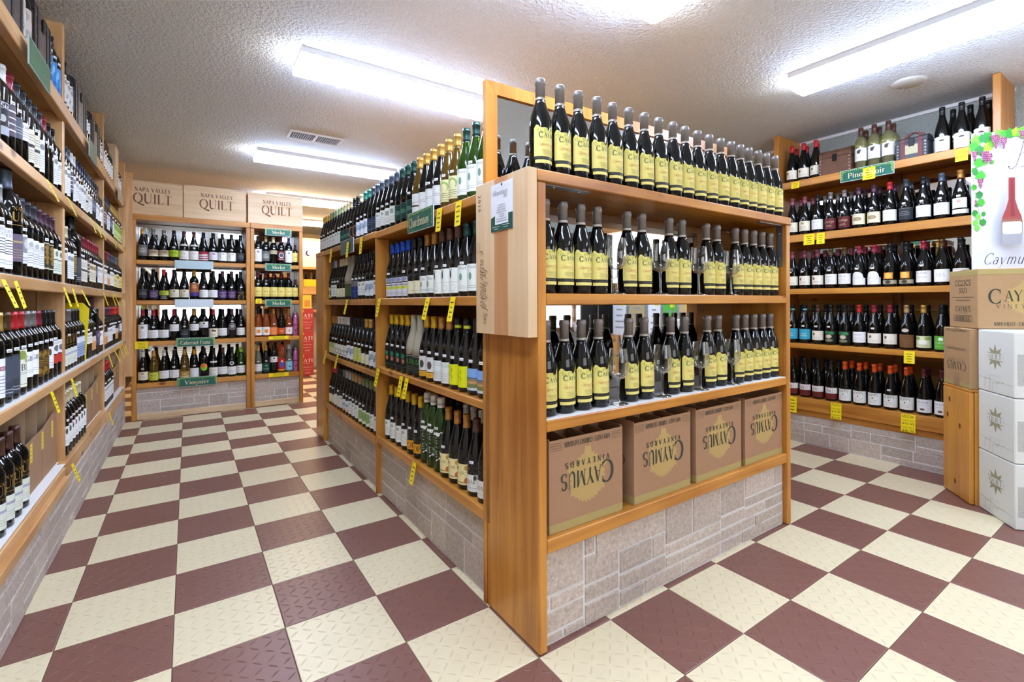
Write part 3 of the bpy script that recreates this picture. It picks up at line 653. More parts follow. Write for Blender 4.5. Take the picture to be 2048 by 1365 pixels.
# label styles: words, paper colour, z0, z1, width, prints
LAB = {
 'none': ('no label', None, 0, 0, 0, []),
 'bw': ('white label', 'ECEBE6', .045, .15, .118, [('L', 5, .055, .1, GREY), ('o', 0, .127, .012, .01, LGREY), ('t', 'ESTATE', .107, .009, GREY)]),
 'bwt': ('tall white label', 'E9E9E4', .03, .16, .118, [('L', 6, .04, .1, LGREY), ('o', 0, .132, .013, .012, GREY)]),
 'bws': ('short white label', 'EFEEEA', .09, .155, .116, [('L', 3, .1, .125, GREY), ('t', 'RESERVE', .134, .009, INK)]),
 'bwu': ('high white label', 'E8E6E0', .115, .175, .11, [('L', 3, .12, .145, GREY), ('o', 0, .158, .01, .008, INK)]),
 'bc': ('cream label', 'E4DABC', .04, .15, .118, [('L', 5, .05, .1, GREY), ('o', 0, .125, .014, .012, P('9A8A5A'))]),
 'bcb': ('cream label with dark bar', 'E6DEC4', .03, .155, .118, [('L', 5, .04, .08, GREY), ('b', .088, .1, INK), ('L', 3, .11, .14, GREY)]),
 'bpg': ('pale green label', 'DDE4CE', .04, .15, .118, [('L', 4, .048, .088, GREY), ('b', .1, .104, INK), ('o', .005, .128, .011, .012, P('7A7A66'))]),
 'bart': ('white label with grey drawing', 'E4E4E2', .05, .155, .118, [('o', 0, .118, .026, .03, P('8A8E92')), ('o', .008, .122, .014, .018, P('C8CACA')), ('L', 2, .056, .076, GREY)]),
 'bblk': ('black label with gold oval', '303338', .07, .165, .118, [('o', 0, .15, .014, .01, P('C8B070')), ('o', 0, .15, .010, .006, P('303338')), ('t', 'SILVA', .112, .014, P('B8B29A')), ('b', .07, .073, P('C8B888'))]),
 'bstr': ('black label with white script', '1C1D22', .04, .15, .118, [('t', 'Stel', .128, .016, WHITE), ('b', .145, .148, LGREY), ('o', -.01, .095, .01, .012, LGREY), ('o', .015, .085, .008, .01, LGREY), ('b', .042, .07, P('A8AEB6'))]),
 'bbar': ('grey label with white bars', '5A4E58', .06, .165, .118, [('b', .078, .083, WHITE), ('b', .1, .104, WHITE), ('b', .12, .124, WHITE), ('b', .142, .147, WHITE)]),
 'bgrey': ('slate grey label', '565A68', .075, .15, .118, [('L', 3, .09, .12, LGREY)]),
 'bdark': ('charcoal label', '3C424C', .02, .155, .118, [('L', 2, .03, .05, LGREY), ('o', -.01, .11, .03, .04, P('454C58'))]),
 'bprint': ('white label printed in black', 'EFEEEC', .02, .155, .118, [('t', 'ORIN', .138, .011, GREY), ('t', 'MOLES', .124, .011, GREY), ('L', 5, .072, .118, INK), ('L', 2, .03, .05, LGREY), ('b', .068, .07, INK)]),
 'bolive': ('olive landscape label', 'CFC9AE', .085, .155, .118, [('b', .085, .098, P('8C8A6E')), ('o', .01, .118, .035, .012, P('77785E')), ('b', .146, .147, INK)]),
 'bgold': ('dark label with gold flourish', '3A352E', .05, .16, .118, [('b', .05, .056, P('D8CDA4')), ('b', .156, .16, P('D8CDA4')), ('o', 0, .14, .012, .01, GOLD), ('o', 0, .12, .01, .012, GOLD), ('o', 0, .098, .013, .01, GOLD), ('o', 0, .078, .008, .01, GOLD)]),
 'borna': ('brown label with gold ornament', '5A431E', .035, .14, .118, [('o', -.012, .125, .012, .01, GOLD), ('o', .014, .12, .012, .012, GOLD), ('b', .098, .101, GOLD), ('L', 3, .075, .095, GOLD), ('o', -.012, .058, .014, .012, GOLD), ('o', .016, .052, .012, .012, GOLD)]),
 'bquilt': ('pale green label under gold lettering', 'DBE0D0', .026, .108, .118, [('L', 3, .036, .06, P('B8B49A')), ('b', .078, .087, P('A8A4B8')), ('t', 'QUILT', .134, .026, GOLD), ('t', 'NAPA', .165, .011, GOLD), ('b', .122, .1235, GOLD)]),
 'bquiltm': ('mauve label under gold lettering', '6C6070', .05, .145, .13, [('L', 4, .06, .095, P('A89070')), ('b', .115, .122, P('B09A70')), ('t', 'QUILT', .19, .03, GOLD), ('t', 'NAPA', .226, .013, GOLD), ('b', .175, .177, GOLD)]),
 'bred': ('white label over red square', 'E9E8E4', .105, .165, .118, [('o', .008, .13, .018, .014, P('6A6A68')), ('L', 2, .148, .16, GREY), ('b', .064, .1, P('C6382C')), ('L', 3, .07, .092, P('A02A20'))]),
 'blouis': ('white label with red name band', 'EFEFEE', .03, .155, .118, [('b', .116, .13, P('8E2030')), ('t', 'LOUIS', .119, .008, WHITE), ('L', 6, .04, .105, P('9A9AA4'))]),
 'bvine': ('white label with green vine', 'E8E8D4', .03, .165, .118, [('o', -.008, .145, .02, .016, P('8C9A4A')), ('o', .012, .13, .012, .014, P('A4AE62')), ('t', 'Bl', .09, .022, INK), ('L', 2, .075, .085, GREY), ('b', .04, .042, P('9A8A4A'))]),
 'bgii': ('white label lettered in blue', 'F0F0EC', .055, .15, .118, [('t', 'GIIG', .115, .018, P('3A4458')), ('L', 2, .07, .085, LGREY)]),
 'bblue': ('bright blue marbled label', '2A86CE', .03, .15, .118, [('o', -.015, .12, .014, .022, P('7ABCEC')), ('o', .018, .085, .012, .026, P('8CC8F0')), ('o', -.01, .055, .02, .012, P('1A66B0')), ('b', .148, .15, P('9CD0F4'))]),
 'bmarb': ('mottled grey label', 'C4BCB2', .04, .17, .118, [('o', -.015, .14, .016, .018, P('A49C92')), ('o', .02, .11, .014, .02, P('DCD6CC')), ('o', -.01, .075, .018, .016, P('9A9488'))]),
 'bcheck': ('grey and white checked label', 'D6D6D2', .05, .165, .118, [('o', .01, .145, .016, .014, P('9A9A98')), ('o', -.015, .1, .014, .014, P('A6A6A2')), ('o', .018, .075, .014, .012, P('9A9A98'))]),
 'bgrn': ('yellow green label', 'C6CE84', .03, .15, .118, [('o', 0, .12, .022, .022, P('8CA048')), ('L', 3, .04, .07, P('7A8448'))]),
 'byel': ('cream yellow label', 'E2D078', .04, .14, .11, [('t', 'RUB', .085, .014, INK), ('L', 2, .05, .065, P('A08A3A'))]),
 'bbw': ('blue and white label', '9AA8C8', .04, .15, .118, [('b', .118, .145, P('E4E8F0')), ('L', 4, .05, .1, P('46527A'))]),
 'bsun': ('orange sunset label', 'C8925A', .04, .125, .118, [('b', .095, .125, P('D8CFC4')), ('b', .085, .095, P('E0A048'))]),
 'bpur': ('purple label', '54465E', .06, .155, .118, [('o', .005, .125, .012, .014, P('8C7C92')), ('L', 3, .07, .1, P('8C7C92'))]),
 'bhand': ('white label with small hand print', 'EFEFEC', .05, .145, .118, [('o', -.008, .12, .007, .014, P('5A4A44')), ('L', 2, .06, .08, LGREY)]),
 'bemb': ('dark red label with round emblem', '6E2A26', .05, .15, .112, [('o', 0, .105, .026, .028, WHITE), ('o', 0, .105, .02, .022, P('3A4A66')), ('L', 2, .055, .07, WHITE)]),
 'bgry2': ('grey label with dark frame', '77776F', .04, .14, .112, [('b', .05, .13, P('4A4A44')), ('b', .058, .122, P('77776F')), ('L', 3, .068, .112, P('D8D6CA'))]),
 'borp': ('orange and purple label', 'A4623E', .04, .17, .11, [('b', .04, .08, P('46307A')), ('o', 0, .135, .02, .02, P('C8885A'))]),
 'boval': ('round grey label', None, 0, 0, 0, [('o', 0, .12, .036, .036, P('8A8078')), ('o', 0, .12, .028, .028, P('4A4248')), ('o', 0, .122, .018, .016, P('A8A49A'))]),
 'bupper': ('beige upper label', 'B8B092', .115, .155, .112, [('L', 2, .122, .145, P('6A6450'))]),
 # burgundy shapes
 'gw': ('white label', 'ECEBE6', .03, .105, .124, [('L', 4, .038, .07, LGREY), ('t', 'DOMAINE', .08, .009, GREY)]),
 'gws': ('white label with narrow strip below', 'EAE9E4', .058, .12, .085, [('s', .024, .05, .124, P('EAE9E4')), ('o', 0, .1, .012, .012, P('C8A49A')), ('L', 2, .062, .075, LGREY)]),
 'gc': ('cream label', 'E3DAC0', .03, .105, .124, [('L', 4, .038, .07, GREY), ('o', 0, .088, .012, .009, P('9A9070'))]),
 'gcr': ('cream label with oval crest', 'E2D8B4', .03, .105, .124, [('o', 0, .068, .028, .013, P('7A6648')), ('o', 0, .068, .022, .009, P('A8946A')), ('L', 1, .09, .1, GREY)]),
 'gcm': ('cream label with brown crest', 'E8E0CC', .03, .1, .124, [('o', -.015, .076, .009, .01, P('6A5A48')), ('L', 2, .04, .058, LGREY)]),
 'gbe': ('beige landscape label', 'B8A488', .04, .1, .124, [('b', .04, .055, P('DCD0B8')), ('o', .01, .082, .03, .012, P('8C7458'))]),
 'glime': ('lime green label', 'A4BE28', .04, .105, .124, [('o', 0, .08, .03, .012, P('7E9A20')), ('L', 2, .046, .06, P('5E741C'))]),
 'glimeb': ('lime label over black', '1E1E1E', .01, .095, .124, [('b', .05, .093, P('AEC038')), ('L', 3, .014, .045, P('C8C8B8')), ('L', 2, .06, .085, P('4A5220'))]),
 'gred': ('red and white striped label', '9A2630', .015, .105, .124, [('b', .022, .03, WHITE), ('b', .042, .05, WHITE), ('b', .06, .067, WHITE), ('b', .074, .08, WHITE)]),
 'glil': ('pale lilac label', 'DCD6DE', .025, .105, .124, [('L', 3, .035, .06, LGREY), ('o', 0, .085, .014, .008, P('A8788A'))]),
 'gk': ('white label with black brush stroke', 'E8E6DE', .02, .105, .124, [('k',), ('o', .006, .088, .012, .006, P('B8AC84'))]),
 'gdk': ('black label', '2A2C32', .025, .105, .124, [('b', .098, .1, P('8A8470')), ('L', 3, .05, .085, P('8A8A86'))]),
 'gpur': ('purple label', '4A3258', .02, .1, .124, [('L', 4, .03, .085, P('B8A8C0'))]),
 'garc': ('black label with gold arch', '1A1814', .015, .105, .124, [('o', 0, .03, .034, .03, P('C08A2C')), ('o', 0, .024, .028, .025, P('1A1814')), ('L', 2, .07, .09, P('A89050'))]),
 'ground': ('round white label', None, 0, 0, 0, [('s', .02, .068, .118, P('E8E8E4')), ('o', 0, .07, .042, .042, P('E8E8E4')), ('o', 0, .07, .032, .032, P('C4C4C0')), ('o', 0, .07, .03, .03, P('E8E8E4')), ('L', 3, .058, .082, LGREY)]),
 'gorg': ('orange square label over a pale band', None, 0, 0, 0, [('s', .055, .098, .055, P('D88A2C')), ('o', 0, .077, .02, .02, P('F0B858')), ('s', .02, .046, .124, P('A49C80')), ('o', 0, .033, .016, .012, P('3A362C'))]),
 'gwn': ('white label with small name', 'E9E8E2', .025, .1, .124, [('t', 'GUTHRIE', .078, .012, GREY), ('L', 2, .05, .066, LGREY)]),
 'gata': ('white label lettered in grey', 'EEEDEA', .025, .105, .124, [('t', 'ATA', .058, .02, P('A0A0A0'))]),
 'gche': ('white label with blue cherry', 'E8E6D8', .025, .105, .124, [('o', .012, .05, .013, .013, P('2A4A78')), ('d', .012, .06, .028, .092, INK), ('b', .025, .036, P('B8C49A')), ('L', 1, .094, .102, P('C87A6A'))]),
 'gteal': ('teal label', '38A0B8', .03, .11, .124, [('L', 2, .05, .08, WHITE)]),
 'ggar': ('dark label with green leaves', '17201A', .02, .105, .118, [('o', -.016, .09, .024, .013, P('2A6A3C')), ('o', .018, .088, .02, .012, P('357A48')), ('o', 0, .062, .022, .014, P('C8B8A0')), ('o', .0, .034, .03, .01, P('7A7A5A'))]),
 'gwood': ('bark brown label', '7A5430', .015, .1, .124, [('L', 7, .02, .095, P('4E3418')), ('o', 0, .128, .02, .012, P('C8B8A8'))]),
 'gart': ('pale label with green vines', 'DDE0B8', .02, .095, .124, [('o', -.03, .08, .018, .012, P('8CA04A')), ('o', .028, .08, .018, .012, P('96A850')), ('o', 0, .055, .024, .014, P('EEEEDC')), ('L', 2, .028, .04, P('7A8448'))]),
 'ggrn': ('bright green label with white tree', '5AA634', .015, .1, .124, [('o', 0, .08, .013, .011, WHITE), ('d', 0, .066, 0, .08, P('5AA634')), ('t', 'CALERA', .05, .012, P('CFE8B8')), ('L', 2, .028, .04, P('A8D488'))]),
 'gpop': ('pale label reading poppy', 'E4E6DE', .018, .1, .124, [('t', 'POPPY', .076, .018, P('55564E')), ('o', 0, .064, .005, .005, P('8A5A40')), ('L', 3, .03, .055, LGREY)]),
 'gmei': ('pale label with cut corners', 'E4E6E4', .016, .1, .124, [('t', 'MEIOMI', .074, .014, P('8A8A90')), ('L', 1, .058, .066, LGREY), ('o', 0, .036, .013, .007, P('5A4A44'))]),
 'gade': ('white over dark red label', '6A2420', .015, .1, .124, [('b', .056, .098, P('E4E0DA')), ('t', 'ADEN', .062, .022, P('6A5A52')), ('L', 3, .022, .048, P('4A1814'))]),
 'gcut': ('octagonal cream label', 'E8E4D0', .012, .105, .11, [('o', .004, .08, .014, .005, INK), ('L', 2, .045, .06, LGREY), ('b', .022, .024, P('C8BC90'))]),
 'gscr': ('white label with script and red foot', 'E6E4E2', .035, .115, .124, [('x', 'Castle', .08, .024, P('8A93A8')), ('s', .026, .035, .124, P('A82A3A')), ('L', 1, .055, .064, LGREY)]),
 'gburg': ('dark red label with gold script', '5C2226', .02, .1, .118, [('x', 'George', .066, .018, P('D8C088')), ('L', 2, .035, .05, P('C8A878'))]),
 'ghawk': ('white label with dark bird', 'EEEDE6', .06, .15, .112, [('o', 0, .125, .012, .014, P('4A4440')), ('o', .006, .135, .012, .005, P('4A4440')), ('L', 2, .075, .092, P('A8A48C'))]),
 # aisle side of the island
 'iw': ('white label', 'E2E5DE', .025, .11, .12, [('L', 4, .035, .075, LGREY), ('o', 0, .092, .01, .008, P('9AA89A'))]),
 'ileaf': ('tall white label with green leaf', 'E4E9E0', .02, .125, .118, [('t', 'Wood', .108, .012, GREY), ('o', -.006, .078, .008, .015, P('6E9A80')), ('L', 2, .03, .045, LGREY)]),
 'ideer': ('white label with black deer', 'E6EBE2', .015, .12, .122, [('o', -.014, .092, .006, .016, INK), ('d', -.014, .1, -.006, .116, INK), ('d', -.014, .1, -.022, .112, INK), ('b', .06, .061, GREY), ('o', 0, .038, .013, .013, P('B8BCA8')), ('o', 0, .038, .011, .011, P('E6EBE2'))]),
 'iclay': ('white label with faint name', 'E2E8E0', .02, .1, .122, [('t', 'Clay', .08, .012, P('6A8A88')), ('o', -.012, .06, .007, .014, P('A89878')), ('L', 2, .028, .04, GREY)]),
 'icrm': ('plain cream label', 'DEDAB8', .02, .082, .122, [('b', .034, .0355, P('A8A47A'))]),
 'ifish': ('white label with yellow fish', 'D4D6E0', .01, .08, .122, [('o', 0, .055, .036, .009, P('D4DA20')), ('t', 'FISH', .051, .008, P('6A6A20')), ('L', 2, .018, .034, GREY), ('b', .068, .071, P('2A3058')), ('s', .085, .108, .07, P('CACCD6')), ('o', 0, .097, .02, .01, P('8A92B0'))]),
 'isail': ('yellow label with dark sails', 'C8C884', .015, .095, .122, [('o', -.01, .055, .009, .018, P('3A4048')), ('o', .014, .055, .009, .022, P('3A4048')), ('L', 2, .02, .035, P('8A8A4A'))]),
 'isleeve': ('olive green label under a beige sleeve', '46532C', .02, .1, .122, [('L', 3, .03, .08, P('5A6838'))]),
 'iblue': ('royal blue label with rings', '22346E', .01, .085, .122, [('o', -.012, .025, .008, .008, P('7A90D0')), ('o', -.012, .025, .006, .006, P('22346E')), ('o', .014, .052, .007, .007, P('4A62B0')), ('s', .085, .12, .11, P('6E6A70'))]),
 'isham': ('black label with green clover', '131815', .02, .115, .118, [('o', -.004, .088, .014, .012, P('1E7A50')), ('o', .0, .062, .01, .012, P('A8684A')), ('b', .03, .0315, P('6A6A60'))]),
 'iade': ('black label lettered in green', '20241E', .015, .1, .122, [('t', 'ADLADE', .062, .022, P('58A848')), ('L', 3, .022, .05, P('4A5440')), ('b', .098, .1, LGREY)]),
 'ifox': ('white label over an orange tab', None, 0, 0, 0, [('s', .045, .112, .062, P('D8D8D4')), ('o', .0, .075, .013, .018, P('4A4440')), ('s', .018, .042, .06, P('E0A828')), ('t', 'GOR', .025, .009, P('8A5A14'))]),
 'iwild': ('white label with grey script', 'D8DCDA', .015, .105, .122, [('x', 'Wilde', .082, .017, P('7E9A92')), ('L', 4, .024, .06, LGREY)]),
 'iyel': ('bright yellow label with line drawing', 'D8DC18', .02, .105, .122, [('z', P('4A4A10'))]),
 'iland': ('blue sky landscape label', '7FA4D8', .02, .105, .122, [('b', .02, .03, P('C4CCD4')), ('b', .03, .045, P('6E7440')), ('b', .045, .056, P('B89060')), ('b', .056, .066, P('8C7A5E')), ('b', .066, .07, P('3E5A90'))]),
 'ifor': ('orange label with black letters', 'E09A1E', .028, .072, .122, [('t', 'FOR', .036, .028, P('3A2A10'))]),
 'isil': ('white upright lettering', None, 0, 0, 0, [('v', 'SILVER', .115, .036, WHITE), ('s', .165, .176, .035, WHITE)]),
 'ileav': ('cream label with orange leaves', 'E2D49A', .022, .105, .122, [('o', .026, .09, .012, .01, P('B8923A')), ('o', .028, .04, .014, .012, P('B8622A')), ('o', -.024, .086, .012, .006, P('8A6A30')), ('t', 'FAIR', .064, .012, P('9A8A60')), ('b', .03, .034, P('9A7A40'))]),
 'ioak': ('white label with black oak mark', 'D8D8D0', .02, .085, .122, [('t', 'OAK', .05, .015, P('4A4A46')), ('o', .016, .074, .007, .01, INK), ('L', 1, .03, .04, LGREY)]),
 'iart': ('white label with blue sketch', 'DDE2E8', .02, .11, .122, [('o', .006, .075, .022, .018, P('9AA8BC')), ('o', -.012, .06, .012, .012, P('7A8AA4')), ('b', .045, .046, LGREY)]),
 'inav': ('navy label', '2C3448', .02, .1, .122, [('b', .03, .032, P('8A8A9A')), ('L', 2, .06, .08, P('6A7488'))]),
 'icres': ('white label with grey block print', 'E2E6DC', .02, .11, .122, [('s', .07, .095, .026, P('8A8E84')), ('L', 3, .03, .06, LGREY)]),
 'idgrn': ('dark green label', '1E3A34', .02, .1, .122, [('o', .0, .058, .02, .012, P('3E6A58')), ('b', .098, .1, P('5A7A6A'))]),
 'iarc': ('black label with orange arc', '17161A', .015, .11, .122, [('o', .01, .065, .03, .034, P('B0703A')), ('o', .02, .065, .03, .032, P('17161A'))]),
 'isplit': ('white label in two pieces', None, 0, 0, 0, [('s', .06, .115, .07, P('DFE2DC')), ('s', .02, .052, .11, P('DFE2DC')), ('L', 1, .068, .078, GREY)]),
 'ifram': ('white framed label', 'DCDDDA', .02, .108, .122, [('b', .025, .104, P('B8BAB6')), ('b', .0265, .1025, P('DEDFDC')), ('L', 2, .06, .075, GREY)]),
 'ivine': ('cream label with green arch', 'DCD8A4', .02, .115, .122, [('o', .0, .085, .026, .022, P('9AAE5A')), ('o', .0, .08, .018, .018, P('DCD8A4')), ('L', 3, .035, .06, P('8A8A60')), ('b', .028, .0295, P('8A7A40'))]),
 'isun': ('pale label with green disc', 'DDE2CC', .02, .105, .122, [('o', .0, .066, .03, .03, P('7FA05E'))]),
 'iswirl': ('pale label with black swirls', 'D8DACC', .02, .1, .122, [('q',)]),
 'iyart': ('yellow green label with dark twigs', 'BFC87A', .018, .11, .122, [('z', P('5A5210')), ('o', .01, .04, .02, .01, P('C8C82A'))]),
 'imix': ('pale green and cream label', 'C8C89A', .02, .1, .122, [('b', .06, .098, P('98A868')), ('L', 2, .03, .05, P('A89070'))]),
 'iora': ('white label with orange foot', 'D4D6DA', .022, .1, .122, [('b', .022, .034, P('D89A6A')), ('o', .0, .065, .026, .008, P('8AA0BC'))]),
 'iolv': ('white label with olive slash', 'D6D6C8', .02, .1, .122, [('d', -.03, .09, .03, .045, P('7A7A58'))]),
 # back wall odd ones
 'kdot': ('white label with orange disc', 'EDE8DE', .02, .105, .116, [('o', 0, .062, .02, .02, P('E08828'))]),
 'kora': ('orange label', 'E88A50', .02, .1, .116, [('L', 2, .05, .07, P('D8703A'))]),
 'kred': ('orange red label', 'CE5A20', .02, .09, .118, [('t', 'SPICE', .05, .012, WHITE)]),
 'kpin': ('white label with pink figure', 'EDE6E0', .02, .095, .1, [('o', 0, .06, .01, .018, P('D89A8A'))]),
 'kbot': ('pink sleeve with dark motif', None, 0, 0, 0, [('s', .112, .124, .098, P('8A2A5A')), ('o', 0, .06, .007, .01, P('6A1A4A')), ('o', .02, .075, .006, .008, P('6A1A4A'))]),
 'kgrn': ('dark green label', '1C4A3C', .02, .11, .118, [('o', 0, .085, .018, .01, P('5A8A5A')), ('L', 2, .04, .06, P('9AAE9A'))]),
 'kcol': ('red and blue pictured label', 'C4242C', .02, .15, .1, [('o', .0, .09, .02, .036, P('3A5AB0')), ('o', .004, .12, .012, .012, P('E8C08A')), ('b', .022, .034, P('E8C830'))]),
 'ksky': ('light blue label', '86C4D8', .02, .115, .112, [('o', .004, .06, .014, .006, P('2A5A70'))]),
 'kdisc': ('orange and green disc label', None, 0, 0, 0, [('o', 0, .115, .034, .036, P('86C02A')), ('o', 0, .128, .03, .02, P('E8762A'))]),
 'kzig': ('white label with grey zigzag', 'E6E8E8', .02, .11, .122, [('g',)]),
 'kneck': ('white label with round neck label', 'E8E8E4', .02, .1, .122, [('o', 0, .135, .02, .018, WHITE), ('o', 0, .135, .013, .011, P('3A3A4A')), ('L', 2, .04, .07, LGREY)]),
 'kcher': ('cream label with red cherries', 'E4DCC0', .02, .105, .122, [('o', -.006, .085, .011, .01, P('6A1A24')), ('o', .012, .08, .009, .009, P('6A1A24')), ('L', 2, .03, .05, GREY)]),
 'klim': ('lime yellow label', 'BFC246', .02, .095, .122, [('L', 3, .03, .075, P('6A742A'))]),
 'kgold': ('gold printed label', 'A8843C', .02, .085, .118, [('b', .03, .04, P('E0C88A')), ('L', 2, .05, .07, P('E8D8A8'))]),
 'kneckw': ('white label and narrow neck label', 'E6E2D8', .02, .105, .122, [('t', 'REMY', .07, .012, GREY), ('L', 2, .03, .05, LGREY), ('s', .152, .168, .075, P('DAD6CC'))]),
 'cay': ('yellow wavy edged label', 'E3D46C', .026, .15, .104, [('cay',)]),
}
def wrapfn(shape):
    def fn(u, v, w):
        r = prof_r(shape, v) + .0006 + w*.9
        r0 = PROF[shape][0][2][0]
        a = u / r0
        return (r*math.sin(a), -r*math.cos(a), v)
    return fn
LC = {}
CAY_Y = P('DFD27C', .5, 0, .3, .05); CAY_G = P('7E8A4A', .6); CAY_D = P('BFBE5A', .6); CAY_INK = P('4E6840', .6)
def label_mesh(shape, key):
    if (shape, key) in LC: return LC[(shape, key)]
    words_, pc, z0, z1, W, deco = LAB[key]
    mb = MB(); F = Flat(mb, wrapfn(shape), .0065); F.w = 0
    st = PROF[shape][0][2][1]
    if key == 'cay':
        W2 = W/2
        def top(u):
            k = (u+W2)/W
            return .138 + .010*math.sin(k*9) * (1-k) + .006*math.sin(k*21)*(1-k) + .040*math.exp(-((k-.8)/.17)**2) - .012*max(0, k-.93)/.07
        F.cols(-W2, W2, top, .050, CAY_Y, 22, 5)
        F.cols(-W2+.004, W2-.003, .039, .0285, CAY_Y, 16)
        F.cols(-W2, W2, .048, .041, P('2A2A1C', .4), 16)
        F.cols(.018, .044, lambda u: .168-((u-.031)/.014)**2*.012, lambda u: .136+((u-.031)/.014)**2*.012, P('9CA860', .6), 8, 2)
        for i in range(9): F.cols(-.047+i*.0068, -.042+i*.0068, .136+.006*math.sin(i*1.7), .128+.004*math.cos(i*2.3), CAY_D, 1)
        F.step = .004
        F.text('C', -.029, .109, .0175, CAY_INK, 'bold'); F.text('AYMUS', .008, .1095, .0135, CAY_INK, 'serif', fit=.056)
        F.text('VINEYARDS', .008, .1, .0045, P('8A9A5A'), 'light', gap=.4)
        F.text('Cabernet Sauvignon', .0, .083, .011, P('B4563E'), 'script', fit=.07)
        F.text('NAPA VALLEY', .004, .077, .0035, P('8A7A4A'), 'light')
        F.lines(5, -.032, .036, .054, .072, P('9A8E4A'), 3)
    else:
        if pc: F.cols(-W/2, W/2, z1, z0, paper(pc), None, 1 if z1 <= st+.001 else 3)
        for d in deco:
            k = d[0]
            if k == 'L': F.lines(d[1], -W*.28 if W else -.03, W*.28 if W else .03, d[2], d[3], d[4], len(key)+d[1])
            elif k == 'o': F.oval(d[1], d[2], d[3], d[4], d[5], 10)
            elif k == 'b': F.cols(-W/2+.001, W/2-.001, d[2], d[1], d[3])
            elif k == 's': F.cols(-d[3]/2, d[3]/2, d[2], d[1], d[4], None, 1 if d[2] <= st else 3)
            elif k == 't': F.text(d[1], 0, d[2], d[3], d[4], 'serif', fit=None)
            elif k == 'x': F.text(d[1], 0, d[2], d[3], d[4], 'script')
            elif k == 'v': F.text(d[1], 0, d[2], d[3], d[4], 'serif', rot=-PI/2, fit=.13)
            elif k == 'd': F.stroke([(d[1], d[2]), (d[3], d[4])], .003, d[5])
            elif k == 'k': F.stroke([(-.012, .095), (-.022, .075), (-.018, .05), (-.008, .03)], .005, INK); F.stroke([(-.03, .045), (-.005, .06), (.03, .062), (.04, .04)], .003, INK)
            elif k == 'z':
                r = random.Random(4)
                for i in range(7): F.stroke([(r.uniform(-.03, 0), z0+.008+i*(z1-z0-.02)/7), (r.uniform(-.03, .004), z0+.016+i*(z1-z0-.02)/7), (r.uniform(-.034, .002), z0+.022+i*(z1-z0-.02)/7)], .0022, d[1])
            elif k == 'q':
                for i in range(3): F.stroke([(-.034+.02*i+.012*math.cos(t*.7), .055+.018*math.sin(t*.7)-.004*i) for t in range(9)], .0035, INK)
            elif k == 'g':
                for z in (.03, .09): F.stroke([(-.055+.011*i, z+(.008 if i % 2 else -.008)) for i in range(11)], .004, P('A4A8AA'))
    LC[(shape, key)] = mb.mesh('paper_label') if mb.v else None
    return LC[(shape, key)]
BC = {}
def glass_mesh(shape, g):
    k = ('g', shape, g)
    if k not in BC:
        mb = MB(); p = PROF[shape][0]
        q = [x for x in p if x[1] <= PROF[shape][1]+.008] if shape != 'K' else p[:-1]
        mb.lathe(q, GLC[g][1], 20); BC[k] = mb.mesh('glass_body')
    return BC[k]
def cap_mesh(shape, c):
    k = ('c', shape, c)
    if k not in BC:
        mb = MB(); p = PROF[shape][0]; z0 = PROF[shape][1]; zt = p[-1][1]
        m = P(CAPC[c], .32, .35 if c in ('silver', 'grey', 'gold', 'amber', 'yellow', 'slate') else .1)
        if shape == 'C':
            m = P('7A746F', .36, .25)
            mb.lathe([(prof_r(shape, z0)+.0007, z0), (prof_r(shape, z0+.008)+.0011, z0+.008)], P('A59C90', .4, .2), 18, cap=False)
            mb.lathe([(.0161, z0+.008), (.0158, zt-.018), (.0178, zt-.016), (.0180, zt-.007), (.0166, zt-.004), (.0166, zt), (.0150, zt+.002)], m, 18)
        elif shape == 'H':
            mb.lathe([(.0176, z0), (.0172, z0+.012)], m, 16, cap=False); mb.lathe([(.0174, z0+.012), (.0174, z0+.018)], P('8A8E94', .4), 16, cap=False)
            mb.lathe([(.0172, z0+.018), (.0178, zt-.008), (.0172, zt), (.012, zt+.003)], m, 16)
        elif shape == 'K': mb.lathe([(.0145, z0), (.0145, zt-.003), (.012, zt+.002)], P('C88AB4', .35, .4), 16)
        else:
            e = .0008; rr = [(prof_r(shape, z0)+e, z0), (prof_r(shape, z0+.01)+e, z0+.01), (p[-1][0]+e, z0+.02)]
            rr += [(p[-1][0]+e, zt-.014), (p[-1][0]+.0018, zt-.0135), (p[-1][0]+.0018, zt-.008), (p[-1][0]+e, zt-.007), (p[-1][0]+e, zt), (p[-1][0]-.003, zt+.001)]
            if c in ('banded', 'tealband'):
                mb.lathe(rr, m, 16); mb.lathe([(p[-1][0]+.0012, zt-.042), (p[-1][0]+.0012, zt-.03)], P('C4CC30' if c == 'banded' else '4AA8B8', .4), 16, cap=False)
            else: mb.lathe(rr, m, 16)
        BC[k] = mb.mesh('foil_capsule')
    return BC[k]
def sticker_mesh(shape):
    k = ('s', shape)
    if k not in BC:
        mb = MB(); F = Flat(mb, wrapfn(shape), .004); F.w = .0002
        z = {'B': .168, 'G': .128, 'F': .128, 'N': .168, 'H': .19, 'M': .21}.get(shape, .13)
        F.cols(-.010, .010, z+.011, z, P('F0F0F0', .5), 4, 2); F.rect(-.006, z+.003, .006, z+.006, GREY)
        BC[k] = mb.mesh('price_sticker')
    return BC[k]
def sleeve_mesh():
    if 'sl' not in BC:
        mb = MB(); mb.lathe([(.0398, .105), (.0405, .14), (.0362, .168), (.029, .193), (.0222, .217), (.0186, .237), (.0172, .25), (.0168, .296), (.012, .301)], P('A29A86', .6), 16); BC['sl'] = mb.mesh('paper_sleeve')
    return BC['sl']
